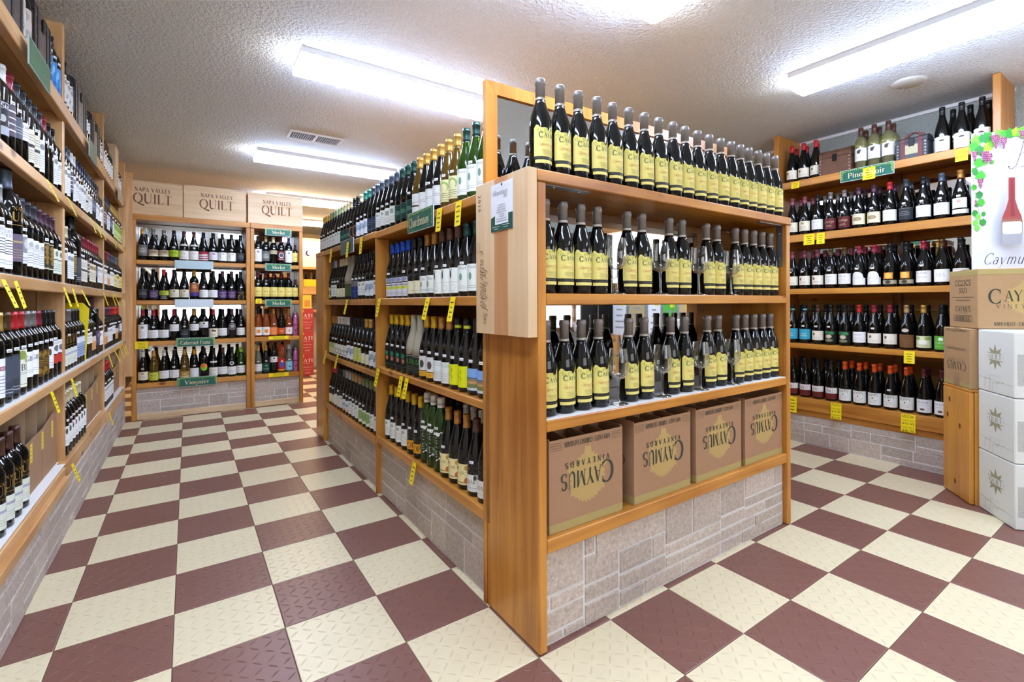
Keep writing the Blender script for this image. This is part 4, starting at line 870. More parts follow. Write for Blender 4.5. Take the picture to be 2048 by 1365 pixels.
ORD = ['first', 'second', 'third', 'fourth', 'fifth', 'sixth', 'seventh', 'eighth', 'ninth', 'tenth', 'eleventh', 'twelfth', 'thirteenth', 'fourteenth', 'fifteenth', 'sixteenth', 'seventeenth', 'eighteenth', 'nineteenth', 'twentieth'] + \
      ['twenty-' + x for x in ('first', 'second', 'third', 'fourth', 'fifth', 'sixth', 'seventh', 'eighth', 'ninth')] + ['thirtieth'] + ['thirty-' + x for x in ('first', 'second', 'third', 'fourth', 'fifth', 'sixth')]
RB = random.Random(5)
def bottle(shape, g, c, lab, loc, rz, label, group, sticker=False):
    t = thing('wine_bottle', label, 'bottle', loc, rz, group)
    link('glass_body', glass_mesh(shape, g), t)
    link('foil_capsule', cap_mesh(shape, c), t)
    lm = label_mesh(shape, lab)
    if lm: link('paper_label', lm, t)
    if lab == 'isleeve' or lab == 'iade': link('paper_sleeve', sleeve_mesh(), t)
    if sticker: link('price_sticker', sticker_mesh(shape), t)
    return t
def spec(sx):
    out = []
    for it in sx.split(','):
        a = it.split(); n = int(a[0]) if a[0].isdigit() else 1
        if a[0].isdigit(): a = a[1:]
        out += [tuple(a)]*n
    return out
CW = dict(banded='black banded', tealband='teal banded', palegreen='pale green', darkgold='dark gold')
MASS = MB()
def mass(mb_, loc, rz):
    M = Matrix.Translation(loc) @ Matrix.Rotation(rz, 4, 'Z'); b = len(MASS.v)
    me = mb_
    MASS.v += [tuple(M @ v.co) for v in me.vertices]
    mi = [MASS.mi(m) for m in me.materials]
    for p in me.polygons: MASS.f.append(tuple(b+i for i in p.vertices)); MASS.m.append(mi[p.material_index]); MASS.sm.append(p.use_smooth)
def fit_label(g, c, lw, o, where):
    for t in ('%s bottle, %s cap, %s, %s from left, %s' % (g, c, lw, o, where), 'bottle, %s cap, %s, %s from left, %s' % (c, lw, o, where),
              '%s bottle, %s, %s from left, %s' % (g, lw, o, where), '%s, %s from left, %s' % (lw, o, where)):
        if len(t.replace('-', ' ').split()) <= 16: return t
    return t
def row(items, start, end, place, rz, where, group, jit=.0008, stick=.6, pos=None, z_of=None, far=False):
    """items left to right as the photograph shows them; place(s) -> (x, y, z) for the distance s along the shelf"""
    n = len(items); k = 0
    if not pos:
        wd = [2*max(r for r, z in PROF[it[0]][0]) for it in items]; g = (abs(end-start)-sum(wd))/n; sg = 1 if end > start else -1
        if g < 0: print('TIGHT', where, g)
        pos = []; a = 0
        for x in wd: pos.append(start + sg*(a+g/2+x/2)); a += x+g
    for i, it in enumerate(items):
        s = pos[i] if pos else start + (end-start)*(i+.5)/n
        s += RB.uniform(-jit, jit)
        if it[0] == '-': continue
        shape, g, c, lab = it
        lw = LAB[lab][0]
        if far or where.startswith('second row'):
            loc = place(s); a = rz + RB.uniform(-.07, .07); mass(glass_mesh(shape, g), loc, a); mass(cap_mesh(shape, c), loc, a)
            if label_mesh(shape, lab): mass(label_mesh(shape, lab), loc, a)
            if lab in ('isleeve', 'iade'): mass(sleeve_mesh(), loc, a)
            if shape in 'BGFN' and RB.random() < stick: mass(sticker_mesh(shape), loc, a)
            continue
        label = fit_label(GLC[g][0], CW.get(c, c), lw, ORD[i], where)
        bottle(shape, g, c, lab, place(s), rz + RB.uniform(-.07, .07), label, group, shape in 'BGHMFN' and RB.random() < stick)

# ---- the yellow labelled bottles of the end cap
G1 = 'yellow labelled bottles on the end cap'
R1 = [.058, .139, .219, .303, .384, .467, .55, .633, .717, .795, .880, .963, 1.046, 1.1218, 1.1974, 1.273, 1.3486, 1.4242, 1.4998]
for i, x in enumerate(R1):
    bottle('C', 'd', 'grey', 'cay', (x-.005, .055+RB.uniform(-.002, .002), 1.5005), RB.uniform(.12, .26), 'dark bottle with yellow wavy label, %s from left along the end cap top' % ORD[i], G1)
R2 = [.075, .151, .229, .306, .456, .537, .698, .779, .943, 1.022, 1.164, 1.2385, 1.313, 1.3875, 1.4605]
R3 = [.076, .154, .231, .310, .464, .548, .706, .792, .948, 1.028, 1.164, 1.2385, 1.313, 1.3875, 1.4605]
for z, R, nm in ((EZ['s2']+.0005, R2, 'upper'), (EZ['s3']+.0035, R3, 'lower')):
    for i, x in enumerate(R):
        bottle('C', 'd', 'grey', 'cay', (x, .062+RB.uniform(-.001, .001), z), RB.uniform(.12, .26), 'dark bottle with yellow wavy label, %s from left on the %s end cap shelf' % (ORD[i], nm), G1)
def wine_glass(loc, label):
    t = thing('wine_glass', label, 'wine glass', loc, RB.random(), 'wine glasses between the yellow labelled bottles')
    mb = MB()
    mb.lathe([(.034, 0), (.035, .0015), (.02, .004), (.006, .009), (.0042, .02), (.0038, .06), (.0045, .082), (.009, .090)], THIN, 20); link('stem', mb.mesh('stem'), t)
    out = [(.006, .0885), (.02, .0925), (.031, .105), (.0358, .125), (.0362, .145), (.0345, .17), (.031, .2)]
    inn = [(r-.0011, z+.0006) for r, z in out]; inn[-1] = (.0302, .2003); inn[0] = (.002, .0908)
    mb = MB(); mb.lathe(out, THIN, 24, cap=False); link('bowl', mb.mesh('bowl'), t)
for z, xs, nm in ((EZ['s2']+.0005, (.381, .6175, .861, 1.0935), 'upper'), (EZ['s3']+.0035, (.387, .627, .870, 1.099), 'lower')):
    for i, x in enumerate(xs): wine_glass((x, .04, z), '%s clear stemmed wine glass from left on the %s end cap shelf' % (ORD[i], nm))

# ---- left wall
GL = 'wine bottles on the left wall shelves'
def lw(y0, y1, k, items, where, off=.048, **kw):
    kw['far'] = not where.startswith(NB)
    row(spec(items), y0, y1, lambda s: (LF-off, s, LZ[k]+(.0042 if k in 'BCD' else .0026 if k == 'A' else .0005)), PI/2-.38, where, GL, **kw)
NB, MBY, FB = 'left wall near bay', 'left wall middle bay', 'left wall far bay'
lw(.80, 1.945, 'B', 'B d black bgrey,B d charcoal bart,B d charcoal bblk,B d magenta bstr,B d white bbar,B d crimson bgrey,B d charcoal bws,2 B d charcoal bcb,B d charcoal bwt,B d charcoal none,B d crimson none,B d black bwt,B d black bw', NB + ' second shelf')
lw(.745, 1.945, 'C', 'B d crimson bw,B d crimson bwt,B d crimson bolive,2 B d silver bprint,M d slate bquiltm,B d slate bart,B d slate bw,2 B d charcoal bw,2 B d plum bgold,2 B d plum bpg', NB + ' third shelf')
lw(.74, 1.945, 'D', 'B d black bw,B d black bw,2 B d darkgold blouis,B d gold bdark,B d darkgold bdark,B d red bvine,B d red bgii,B d grey bgii,B d grey borna,B d crimson borna,B d black bhand,2 B d black bred', NB + ' fourth shelf')
lw(.72, 1.38, 'E', '7 B d brown bquilt', NB + ' bottom shelf', stick=0)
lw(1.265, 1.423, 'A', '2 B d black bmarb', NB + ' top shelf', off=.05)
lw(1.703, 1.945, 'A', '3 B d black bblue', NB + ' top shelf', off=.05)
for i, y in enumerate((1.46, 1.58, 1.68)):
    bottle('M', 'd', 'black', 'none', (LF-.2, y, LZ['A']+.0005), PI/2, 'tall black bottle behind the dark chest, %s from left, near bay top shelf' % ORD[i], GL)
lw(2.0, 3.28, 'B', 'B d plum bwt,B d crimson bwt,B d navy bbar,B d slate bwt,2 B d white bw,2 B d navy bwt,B d navy bcb,2 B d navy bw,2 B d slate bgrey,2 B d charcoal bw,B d black bhand,B d plum bwt', MBY + ' second shelf')
lw(2.0, 3.28, 'C', 'B d cream bwu,2 B d cream bwt,B d black bgold,M d black bdark,2 B d charcoal bcb,B d charcoal bcb,B d crimson bbar,3 B d crimson bc,B d crimson bgrey,2 B d crimson bw,B d crimson bw', MBY + ' third shelf')
lw(2.0, 2.56, 'D', 'B d olive bquilt,3 B d grey bquilt,3 B d black bbw', MBY + ' fourth shelf')
lw(2.66, 3.28, 'D', '2 B d black bws,B d black bsun,B d black bsun,M d plum bpur,B d cream bpur,2 B d black bhand', MBY + ' fourth shelf right part')
lw(2.03, 2.6, 'E', '7 B d cream bhand', MBY + ' bottom shelf', stick=.8)
lw(2.0, 2.24, 'A', '3 B d black bcheck', MBY + ' top shelf', off=.05)
lw(2.62, 2.77, 'A', '2 B d black bws', MBY + ' top shelf centre', off=.05)
lw(3.14, 3.29, 'A', '2 B d black bart', MBY + ' top shelf end', off=.05)
for i, y in enumerate((2.93, 3.02, 3.11)):
    mass(glass_mesh('B', 'd'), (LF-.2, y, LZ['A']+.0005), 0); mass(cap_mesh('B', 'crimson'), (LF-.2, y, LZ['A']+.0005), 0)
mass(glass_mesh('M', 'd'), (LF-.22, 2.42, LZ['A']+.0005), 0); mass(cap_mesh('M', 'black'), (LF-.22, 2.42, LZ['A']+.0005), 0)
lw(3.34, 3.86, 'A', '6 B d black bw', FB + ' top shelf', off=.05)
lw(4.09, 4.47, 'A', '5 B d black bw', FB + ' top shelf end', off=.05)
lw(3.34, 4.46, 'B', '2 B d navy bbar,2 B d navy bw,2 B d charcoal bgrey,B d navy bw,7 B o gold bgrn', FB + ' second shelf', stick=.2)
lw(3.34, 4.46, 'C', '2 B d charcoal bw,2 B d maroon bsun,2 B d crimson bw,B d slate bw,2 B d slate byel,2 B d slate bc,2 B d grey byel,B d charcoal byel', FB + ' third shelf')
lw(3.34, 4.46, 'D', '2 B d plum bsun,3 B d plum bw,2 B d crimson bws,2 B d red bsun,B d orange bgrey,2 B d red bws', FB + ' fourth shelf')
lw(3.38, 3.85, 'E', '6 B d red bw', FB + ' bottom shelf')

# ---- aisle side of the island
GI = 'wine bottles on the aisle side of the island'
def il(y0, y1, z, items, where, **kw):
    kw['far'] = 'far bay' in where
    row(spec(items), y1, y0, lambda s: (.054, s, z), -PI/2+.4, where, GI, **kw)
il(.36, 3.1, 1.5005, '3 G d gold iw,2 G d olive iw,3 G d palegreen iw,3 G d beige idgrn,2 G d black iarc,G d cream iart,2 G d teal iart,2 G d slate inav,2 G d slate iw,2 G d slate icres,3 G d green idgrn,G o gold isplit,3 G d gold ifram,2 G o gold ivine,3 G g green ileaf', "island top shelf", stick=.7)
il(.36, 1.47, IZ1[1]+.0005, '4 G d blue ifish,2 G d black icrm,2 G d amber iclay,3 G d brown ideer,3 G d green ileaf', 'island near bay second shelf')
il(1.62, 2.8, IZ2[1]+.0005, 'G d slate isail,G d lilac iw,G d brown iw,3 G d cream icrm,2 G d beige isleeve,2 G d black iblue,2 G d black iw,2 G d black iart,G d gold iw', 'island far bay second shelf')
il(.36, 1.49, IZ1[2]+.0005, '4 G d yellow isham,2 G d beige iade,2 G d yellow ifox,2 G d amber iwild,2 G d banded iyel,2 G d black iland', 'island near bay third shelf', stick=.9)
il(1.62, 2.8, IZ2[2]+.0005, '2 G d amber imix,4 G d white iswirl,2 G d black iart,2 G d black iyart,2 G d gold icrm,2 G d black iart', 'island far bay third shelf')
il(.36, 1.5, IZ1[3]+.0005, '4 G d yellow iw,2 G d yellow ifor,3 H g white isil,3 G d amber ileav,2 G d brown ioak', 'island near bay bottom shelf')
il(1.62, 2.8, IZ2[3]+.0005, '2 G d red icrm,2 G d black iolv,G d grey iw,2 G d silver iora,3 G d tan iw,3 G d olive isun,2 G d olive iw', 'island far bay bottom shelf')
def il2(y0, y1, z, items, where): row(spec(items), y1, y0, lambda s: (.145, s, z), -PI/2, where, GI, stick=0)
il2(.36, 1.2, IZ1[3]+.0005, '2 G d yellow none,2 G d brown none,2 G d black none,3 G d white none,3 G d amber none', 'second row, near bay bottom shelf')
il2(.36, .66, IZ1[2]+.0005, 'G d amber none,G d gold none,2 G d rose none', 'second row, near bay third shelf')
il2(1.65, 2.75, IZ2[3]+.0005, '2 G d maroon none,3 G d black none,3 G d grey none,3 G d olive none,2 G d brown none', 'second row, far bay bottom shelf')

# ---- back wall
GB = 'wine bottles on the back wall shelves'
NP = [-.2695, -.1965, -.1235, -.0505, .0225, .0885]
def bw(x0, x1, k, items, where, **kw):
    if x0 > -1: kw['pos'] = NP; kw['jit'] = .0003; items = ','.join(q.replace('B ', 'N ').replace('G ', 'F ') for q in items.split(','))
    row(spec(items), x0, x1, lambda s: (s, 4.645, BZ[k]+.0005), 0, where, GB, stick=.6, **kw)
bw(-1.258, -.387, 0, 'G d gold bgry2,2 G d grey gbe,G d black glime,2 G d maroon kneckw,G d black gred,G d black glil,2 G d black gk,G d black gdk', 'back wall wide unit, top shelf')
bw(-.315, .125, 0, 'B d black bwt,B d tan bgry2,B d cream bupper,B d maroon bemb,B d charcoal bwt,S d maroon byel', 'back wall narrow unit, top shelf')
bw(-1.258, -.387, 1, 'G d black gdk,G d black gpur,G d red glimeb,2 G d black gc,B d gold borp,2 G d black gw,2 G d plum gpur,G d black garc', 'back wall wide unit, second shelf')
bw(-.315, .125, 1, '5 B d maroon byel,S d maroon byel', 'back wall narrow unit, second shelf')
bw(-1.258, -.387, 2, 'B d crimson bwt,G d red gw,G d black gw,B d crimson bws,G d black gdk,B d gold bws,B d black bwu,G d red kcher,G d black gw,B d plum boval,G d black gw', 'back wall wide unit, third shelf')
bw(-.315, .125, 2, '2 G n black kdot,G n gold kora,G d black kred,G n amber kpin,K p pink kbot', 'back wall narrow unit, third shelf')
bw(-1.258, -.387, 3, 'G d white gc,G o gold klim,G d white gw,G d black gw,G o gold kgold,G d yellow kzig,B d black kdisc,G d black kneckw,G d brown gw,G d black kneck,G g lime gw', 'back wall wide unit, bottom shelf')
bw(-.315, .125, 3, 'G c gold gw,G d gold kgrn,B d black bwu,B n red kcol,G c silver ksky,K p pink kbot', 'back wall narrow unit, bottom shelf')

# ---- right wall
GR = 'wine bottles on the right wall shelves'
def rw(y0, y1, k, items, where, off=.05, **kw): row(spec(items), y1, y0, lambda s: (RF+off, s, RZ[k]+.0015), -PI/2, where, GR, **kw)
rw(.50, .77, 0, '3 G d red gcm', 'right wall top shelf', stick=0)
rw(.54, .775, 0, '3 G d red none', 'second row, right wall top shelf', off=.15, stick=0)
rw(.035, .285, 0, '3 B y brown ghawk', 'right wall top shelf, between chests', stick=0)
rw(.035, .285, 0, '3 B y brown ghawk', 'second row, right wall top shelf', off=.14, stick=0)
rw(-.45, -.165, 0, '3 G d black gcut', 'right wall top shelf, right end', stick=0)
rw(-.455, -.2, 0, '3 G d black none', 'second row at right end, right wall top shelf', off=.15, stick=0)
rw(-.44, .77, 1, '2 G d rose gc,G d black gw,2 G d grey gburg,2 G d plum gcr,G d red gw,G d charcoal gdk,G d black gw,G d slate gw,G d amber gws,G d crimson gscr', 'right wall second shelf')
rw(-.44, .77, 2, '3 G d rose gcm,2 G d darkgold gw,2 G d crimson ground,2 G d black gorg,G d crimson gwn,G d darkgold gata,G d black gche,G d black gc', 'right wall third shelf')
rw(-.44, .77, 3, 'G d tealband gteal,G d tealband gteal,G d brown gcm,2 G d black ggar,G d red gw,2 G d crimson gcm,G d tan gwood,G d gold gart,3 G d black ggrn', 'right wall fourth shelf')
rw(-.44, .77, 4, '4 G d black gade,5 G d orange gpop,4 G d maroon gmei', 'right wall bottom shelf', stick=.1)
rw(-.42, .75, 3, '13 G d black none', 'second row, right wall fourth shelf', off=.16, stick=0)
rw(-.42, .75, 4, '4 G d black none,5 G d orange none,4 G d maroon none', 'second row, right wall bottom shelf', off=.15, stick=0)
rw(-.42, .75, 2, '5 G d rose none,2 G d crimson none,2 G d black none,2 G d crimson none,2 G d black none', 'second row, right wall third shelf', off=.15, stick=0)
rw(-.42, .75, 1, '2 G d rose none,3 G d grey none,3 G d plum none,3 G d charcoal none,2 G d amber none', 'second row, right wall second shelf', off=.15, stick=0)

o = link('bottle_backstock', MASS.mesh('bottle_backstock')); o['kind'] = 'stuff'
tag(o, 'small distant bottles and second rows on the left, island and right shelves', 'bottles')

# ================================================================ cartons, crates, chests
def leaf_pts(cx, cy, r, n=5, teeth=True, rot=0., squash=1.):
    pts = []
    N = 56
    for i in range(N):
        a = 2*PI*i/N; d = min(a, 2*PI-a)
        k = max(1.0*math.exp(-(d/.5)**2), .95*math.exp(-((d-1.1)/.5)**2), .88*math.exp(-((d-2.1)/.5)**2), .76)
        k *= 1.05 if (i % 2 and teeth) else .93
        x, y = r*k*math.sin(a)*squash, r*k*math.cos(a)
        pts.append((cx + x*math.cos(rot)-y*math.sin(rot), cy + x*math.sin(rot)+y*math.cos(rot)))
    return pts
def fan(F, cx, cy, pts, mat):
    F.layer(); vs = [F.fn(cx, cy, F.w)] + [F.fn(u, v, F.w) for u, v in pts]; n = len(pts)
    F.mb.add(vs, [(0, 1+i, 1+(i+1) % n) for i in range(n)], mat)
TAN = P('B0935A', .8); TAN2 = P('A4925A', .8); DKP = P('33382E', .8)
def front(x0, y, z0): return lambda u, v, w: (x0+u, y-w, z0+v)
def carton_front(F, W, Hh, flip=True, crest=True):
    sg = -1 if flip else 1
    cx, cy = W/2, Hh*.52
    lp = []
    for a, b in leaf_pts(0, 0, 1, 5): lp.append((cx + a*W*.31, cy + sg*(-b)*Hh*.36 if flip else cy + b*Hh*.36))
    fan(F, cx, cy, lp, TAN)
    F.rect(0.001, .002 if flip else Hh-.028, W-.001, .03 if flip else Hh-.002, TAN2)
    yb = Hh-.02 if flip else .02
    for k in range(4):
        F.rect(.004, yb-.013+k*.0075-.0005, W*.16, yb-.013+k*.0075+.0005, DKP); F.rect(W*.84, yb-.013+k*.0075-.0005, W-.004, yb-.013+k*.0075+.0005, DKP)
    F.text('NAPA VALLEY - CABERNET SAUVIGNON', cx, yb+(.008 if flip else -.008), .016, DKP, 'bold', flip=flip, fit=W*.62)
    y1 = cy + (.028 if flip else -.028)
    F.text('C', cx + (-sg if False else (1 if flip else -1))*W*.27, y1+(.012 if flip else -.012), .074, DKP, 'serif', flip=flip)
    F.text('AYMUS', cx - (W*.085 if flip else -W*.085), y1, .052, DKP, 'serif', flip=flip, fit=W*.54)
    F.text('VINEYARDS', cx, y1 + (.022 if flip else -.03) + (.012 if flip else 0), .018, DKP, 'bold', gap=.5, flip=flip, fit=W*.6)
def open_carton(x0, x1, label, tall=.31):
    W, dp = x1-x0, .24
    t = thing('wine_carton', label, 'carton', (x0, .022, EZ['s4']+.0005), RB.uniform(-.01, .01), 'upturned open wine cartons under the end cap')
    th = .004; mb = MB()
    mb.box(0, W, 0, th, 0, tall-.012, KRAFT); mb.box(0, W, dp-th, dp, 0, tall, KRAFT); mb.box(0, th, th, dp-th, 0, tall-.006, KRAFT); mb.box(W-th, W, th, dp-th, 0, tall-.006, KRAFT); mb.box(th, W-th, th, dp-th, 0, th, KRAFT)
    F = Flat(mb, front(0, 0, 0)); carton_front(F, W, tall-.012)
    F2 = Flat(mb, lambda u, v, w: (0-w, dp-u, v)); F2.rect(.001, .002, dp-.001, .03, TAN2); F2.text('CAYMUS', dp/2, .17, .03, DKP, 'serif', flip=True, fit=.15); F2.text('NAPA VALLEY', dp/2, tall-.02, .012, DKP, 'bold', flip=True)
    link('box_body', mb.mesh('box_body'), t)
    for k in (1, 2, 3):
        mb = MB(); q = W*k/4
        mb.prism([(th, 0.004), (th, tall-.03), (.02, tall-.014), (dp-.005, tall-.002), (dp-.005, .004)], q-.0012, q+.0012, KRAFT, lambda a, b, w: (w, a, b)); link('divider', mb.mesh('divider'), t)
    mb = MB(); mb.box(th, W-th, dp*.5-.0012, dp*.5+.0012, .005, tall-.01, KRAFT); link('divider', mb.mesh('divider'), t)
open_carton(.058, .385, 'open brown wine carton printed upside down, first from left under the end cap')
open_carton(.447, .775, 'open brown wine carton printed upside down, second from left under the end cap')
open_carton(.812, 1.14, 'open brown wine carton printed upside down, third from left under the end cap')
open_carton(1.17, 1.497, 'open brown wine carton printed upside down, rightmost under the end cap')
# ---- cut open cartons on the left wall's bottom shelf
KRAFTI = P('B59878', .8, 0, .2, .05)
def cut_carton(y0, y1, label, hf=.205, ht=.37, n=3):
    L = y1-y0; dp = .26
    t = thing('cut_carton', label, 'carton', (LF-.035, y0, LZ['E']+.0005), 0, 'cut open cartons on the left wall bottom shelf')
    th = .004; mb = MB()
    mb.prism([(0, 0), (L, 0), (L, hf+.05), (L*.55, hf+.01), (0, hf)], -th, 0, KRAFT, lambda a, b, w: (w, a, b))
    mb.box(-dp, -th, 0, th, 0, hf, KRAFT); mb.box(-dp, -th, L-th, L, 0, hf, KRAFT); mb.box(-dp, -dp+th, th, L-th, 0, ht-.05, KRAFT); mb.box(-dp+th, -th, th, L-th, 0, th, KRAFT)
    mb.box(-.0002, .0004, L*.49, L*.5, 0, hf, P('7E6046', .8)); link('box_body', mb.mesh('box_body'), t)
    for k in range(n):
        mb = MB(); y = L*(k+.35)/n
        c = [(-.012, .005), (-.012, ht-.03)] + arc(-.037, ht-.03, .025, .03, 0, 90, 5) + [(-dp+.01, ht), (-dp+.01, .005)]
        mb.prism(c, y-.002, y+.002, KRAFTI, lambda a, b, w: (a, w, b)); link('divider', mb.mesh('divider'), t)
    for k in range(n):
        y = L*(k+.5)/n; mb = MB(); F = Flat(mb, lambda u, v, w: (w, u, v)); zz = hf-.01+.03*k/n
        F.rect(y-.017, zz-.075, y+.017, zz, P('E8CC3C', .6)); F.lines(4, y-.012, y+.012, zz-.07, zz-.005, P('B08A20')); link('price_sticker', mb.mesh('price_sticker'), t)
    if n:
        for k in range(n):
            for xo in (-.07, -.17): mass2.append((LF-.035+xo, y0+L*(k+.72)/n, LZ['E']+.006))
mass2 = []
cut_carton(1.40, 1.94, 'brown cut open carton holding bottles, near bay of left wall bottom shelf')
cut_carton(2.64, 3.285, 'brown cut open carton holding bottles, middle bay of left wall bottom shelf')
cut_carton(3.88, 4.46, 'brown cut open carton holding bottles, far bay of left wall bottom shelf')
CP = ['near bay carton', 'middle bay carton', 'far bay carton']
for i, p in enumerate(mass2):
    t = thing('wine_bottle', 'dark bottle inside the %s, %s row, %s from left' % (CP[i//6], ('front', 'back')[i % 2], ORD[i//2 % 3]), 'bottle', p, 0, 'bottles inside the cut open cartons')
    link('glass_body', glass_mesh('B', 'd'), t); link('foil_capsule', cap_mesh('B', 'maroon'), t)
# ---- pale wine crates with burnt lettering
BRN = P('6E4630', .7)
def wine_crate(x0, x1, z0, z1, label, y=4.60, dp=.2):
    W, Hh = x1-x0, z1-z0
    t = thing('wine_crate', label, 'crate', (x0, y, z0), 0, 'pale wooden wine crates on the back wall shelving')
    mb = MB(); mb.box(0, W, .0, .012, .002, Hh-.012, PALE_X, c=.001); F = Flat(mb, front(0, 0, 0))
    F.text('QUILT', W*.52, Hh*.34, .088, BRN, 'serif', gap=.05, fit=.29); F.text('NAPA VALLEY', W*.52, Hh*.68, .036, BRN, 'bold', gap=.12, fit=.27)
    link('front_panel', mb.mesh('front_panel'), t)
    part('side_panel', t, (.0, .012, .0125, dp, .002, Hh, PALE_Y)); part('side_panel', t, (W-.012, W, .0125, dp, .002, Hh, PALE_Y))
    part('lid', t, (.0125, W-.0125, .0, dp, Hh-.011, Hh, PALE_X)); part('back_panel', t, (.0125, W-.0125, dp-.012, dp, .002, Hh-.012, PALE_X)); part('bottom', t, (.0125, W-.0125, .0125, dp-.0125, .002, .012, PALE_X))
wine_crate(-1.385, -.912, 1.926, 2.243, 'leftmost pale wine crate lettered quilt, on the wide shelf unit', y=4.60)
wine_crate(-.902, -.382, 1.926, 2.25, 'middle pale wine crate lettered quilt, between two alike crates')
wine_crate(-.362, .158, 1.926, 2.245, 'rightmost pale wine crate lettered quilt, on the narrow shelf unit')
t = thing('wooden_crate', 'pale plain wooden box standing upright on the left wall top shelf, far bay', 'crate', (LF-.3, 3.88, LZ['A']+.0026))
part('front_panel', t, (.285, .3, 0, .19, 0, .33, PALE_Z)); part('side_panel', t, (0, .284, 0, .014, 0, .33, PALE_Z)); part('side_panel', t, (0, .284, .176, .19, 0, .33, PALE_Z)); part('lid', t, (0, .3, 0, .19, .3305, .342, PALE_Y))
# ---- dark gift chests
DKW = wood('Y', '5A463C', '3A2C26', False, .5); DKW2 = wood('Y', '6A4630', '402616', True, .45); LEA = P('2C2626', .5); STUD = P('B8B0A0', .3, .8); RLEA = P('6A2C28', .5)
def chest(loc, rz, L, dp, hb, hl, label, wd=DKW, strap=LEA, edge=LEA, straps=(.22, .78), inset=None, handle=False):
    """front faces local -Y"""
    t = thing('gift_chest', label, 'chest', loc, rz, 'wooden wine gift chests on the top shelves')
    mb = MB(); mb.box(0, L, 0, dp, 0, hb, wd, c=.003); link('body', mb.mesh('body'), t)
    mb = MB(); n = 8
    ring = [(0, hb+.001)] + [(dp/2-dp/2*math.cos(PI*i/n), hb+.001+hl*(.45+.55*math.sin(PI*i/n)) if 0 < i < n else hb+.001+hl*.45) for i in range(n+1)] + [(dp, hb+.001)]
    mb.prism(ring, 0, L, wd, lambda a, b, w: (w, a, b)); link('lid', mb.mesh('lid'), t)
    def band(x0, x1, nm, m):
        mb = MB(); mb.box(x0, x1, -.003, -.0002, .0, hb+.0, m, c=.0008)
        rg = [(a if 0 < a < dp else (a-.002 if a == 0 else a+.002), b+.0025 if b > hb+.002 else b) for a, b in ring]
        mb.prism(rg, x0, x1, m, lambda a, b, w: (w, a, b)); link(nm, mb.mesh(nm), t)
    for s in straps: band(L*s-.012, L*s+.012, 'strap', strap)
    band(-.002, .02, 'corner_band', edge); band(L-.02, L+.002, 'corner_band', edge)
    if inset: 
        mb = MB(); mb.box(.035, L-.035, -.0015, -.0002, .03, hb-.02, inset); link('front_inset', mb.mesh('front_inset'), t)
    mb = MB(); mb.box(L/2-.016, L/2+.016, -.006, -.0005, hb-.03, hb+.02, P('1E1A18', .4, .6), c=.002); link('latch', mb.mesh('latch'), t)
    for x in (.009, L-.009):
        for k in range(5):
            mb = MB(); mb.box(x-.0035, x+.0035, -.0055, -.0032, .015+k*(hb-.03)/4-.0035, .015+k*(hb-.03)/4+.0035, STUD, c=.0015); link('stud', mb.mesh('stud'), t)
    if handle:
        mb = MB(); pts = [(L/2-.05+.1*i/8, hb+hl*1.0+.004+.03*math.sin(PI*i/8)) for i in range(9)]
        for (a, b), (c, d) in zip(pts, pts[1:]): mb.box(min(a, c)-.002, max(a, c)+.002, dp/2-.008, dp/2+.008, min(b, d)-.002, max(b, d)+.003, RLEA)
        link('carry_handle', mb.mesh('carry_handle'), t)
chest((LF-.012, .72, LZ['A']+.0035), PI/2, .54, .3, .2, .12, 'dark wooden strapped chest nearest the camera, left wall top shelf')
chest((LF-.012, 1.425, LZ['A']+.0035), PI/2, .27, .14, .2, .07, 'dark wooden chest beside the blue labelled bottles, left wall top shelf')
chest((LF-.012, 2.26, LZ['A']+.0035), PI/2, .33, .16, .21, .06, 'grey brown chest with black straps, third from left on left wall top shelf', wood('Y', '7A6E64', '554A42', False, .5))
chest((LF-.012, 2.8, LZ['A']+.0035), PI/2, .31, .15, .2, .06, 'grey brown chest below red capped bottles, farthest of the left wall chests', wood('Y', '766A60', '52483F', False, .5))
chest((RF-.005, .498, RZ[0]+.0015), -PI/2, .21, .12, .125, .06, 'dark brown domed treasure chest on the right wall top shelf', DKW2, DKW2, DKW2, straps=())
chest((RF-.005, .015, RZ[0]+.0015), -PI/2, .165, .12, .11, .035, 'grey chest with red leather straps and cream front, right wall top shelf', P('3E444C', .5), RLEA, P('34383E', .5), inset=P('B4AE8C', .6), handle=True)
# ---- painted panel on the end cap, flyer
t = thing('crate_lid_panel', 'pale wooden crate lid with a brown stripe, hung on the end cap side', 'panel', (-.0205, 0, 0))
for (y0, y1, m) in ((.0, .112, PALE_Z), (.1125, .198, wood('Z', 'C99468', 'B07A4C', False, .5)), (.1985, .322, PALE_Z)): part('plank', t, (-.016, 0.0195, y0, y1, .982, 1.502, m), c=.001)
mb = MB(); F = Flat(mb, lambda u, v, w: (-.0162-w, .322-u, .982+v)); LB = P('6A4A34', .7)
F.text('2018', .018, .455, .018, LB, 'serif', gap=.35, rot=-PI/2); 
F.text('e. estate reserve', .03, .19, .034, LB, 'script', rot=-PI/2, fit=.2); F.text('for family of Sirs', .052, .13, .03, LB, 'script', rot=-PI/2, fit=.19)
F.stroke([(.018+.012*math.cos(a*.6), .3+.018*math.sin(a*.6)) for a in range(12)], .0012, LB)
link('signature', mb.mesh('signature'), t)
t = thing('paper_flyer', 'white paper flyer with dark green foot pinned to the pale crate lid', 'flyer', (-.038, 0, 0))
mb = MB(); mb.box(-.001, 0, .078, .212, 1.325, 1.482, P('DCDCE2', .6)); F = Flat(mb, lambda u, v, w: (-.001-w, .212-u, 1.325+v)); DG = P('1E4A3C', .6)
F.rect(0, 0, .134, .022, DG); F.poly([(0, .022), (.026, .022), (.026, .052), (0, .046)], DG); F.poly([(.108, .022), (.134, .022), (.134, .052), (.108, .052)], DG)
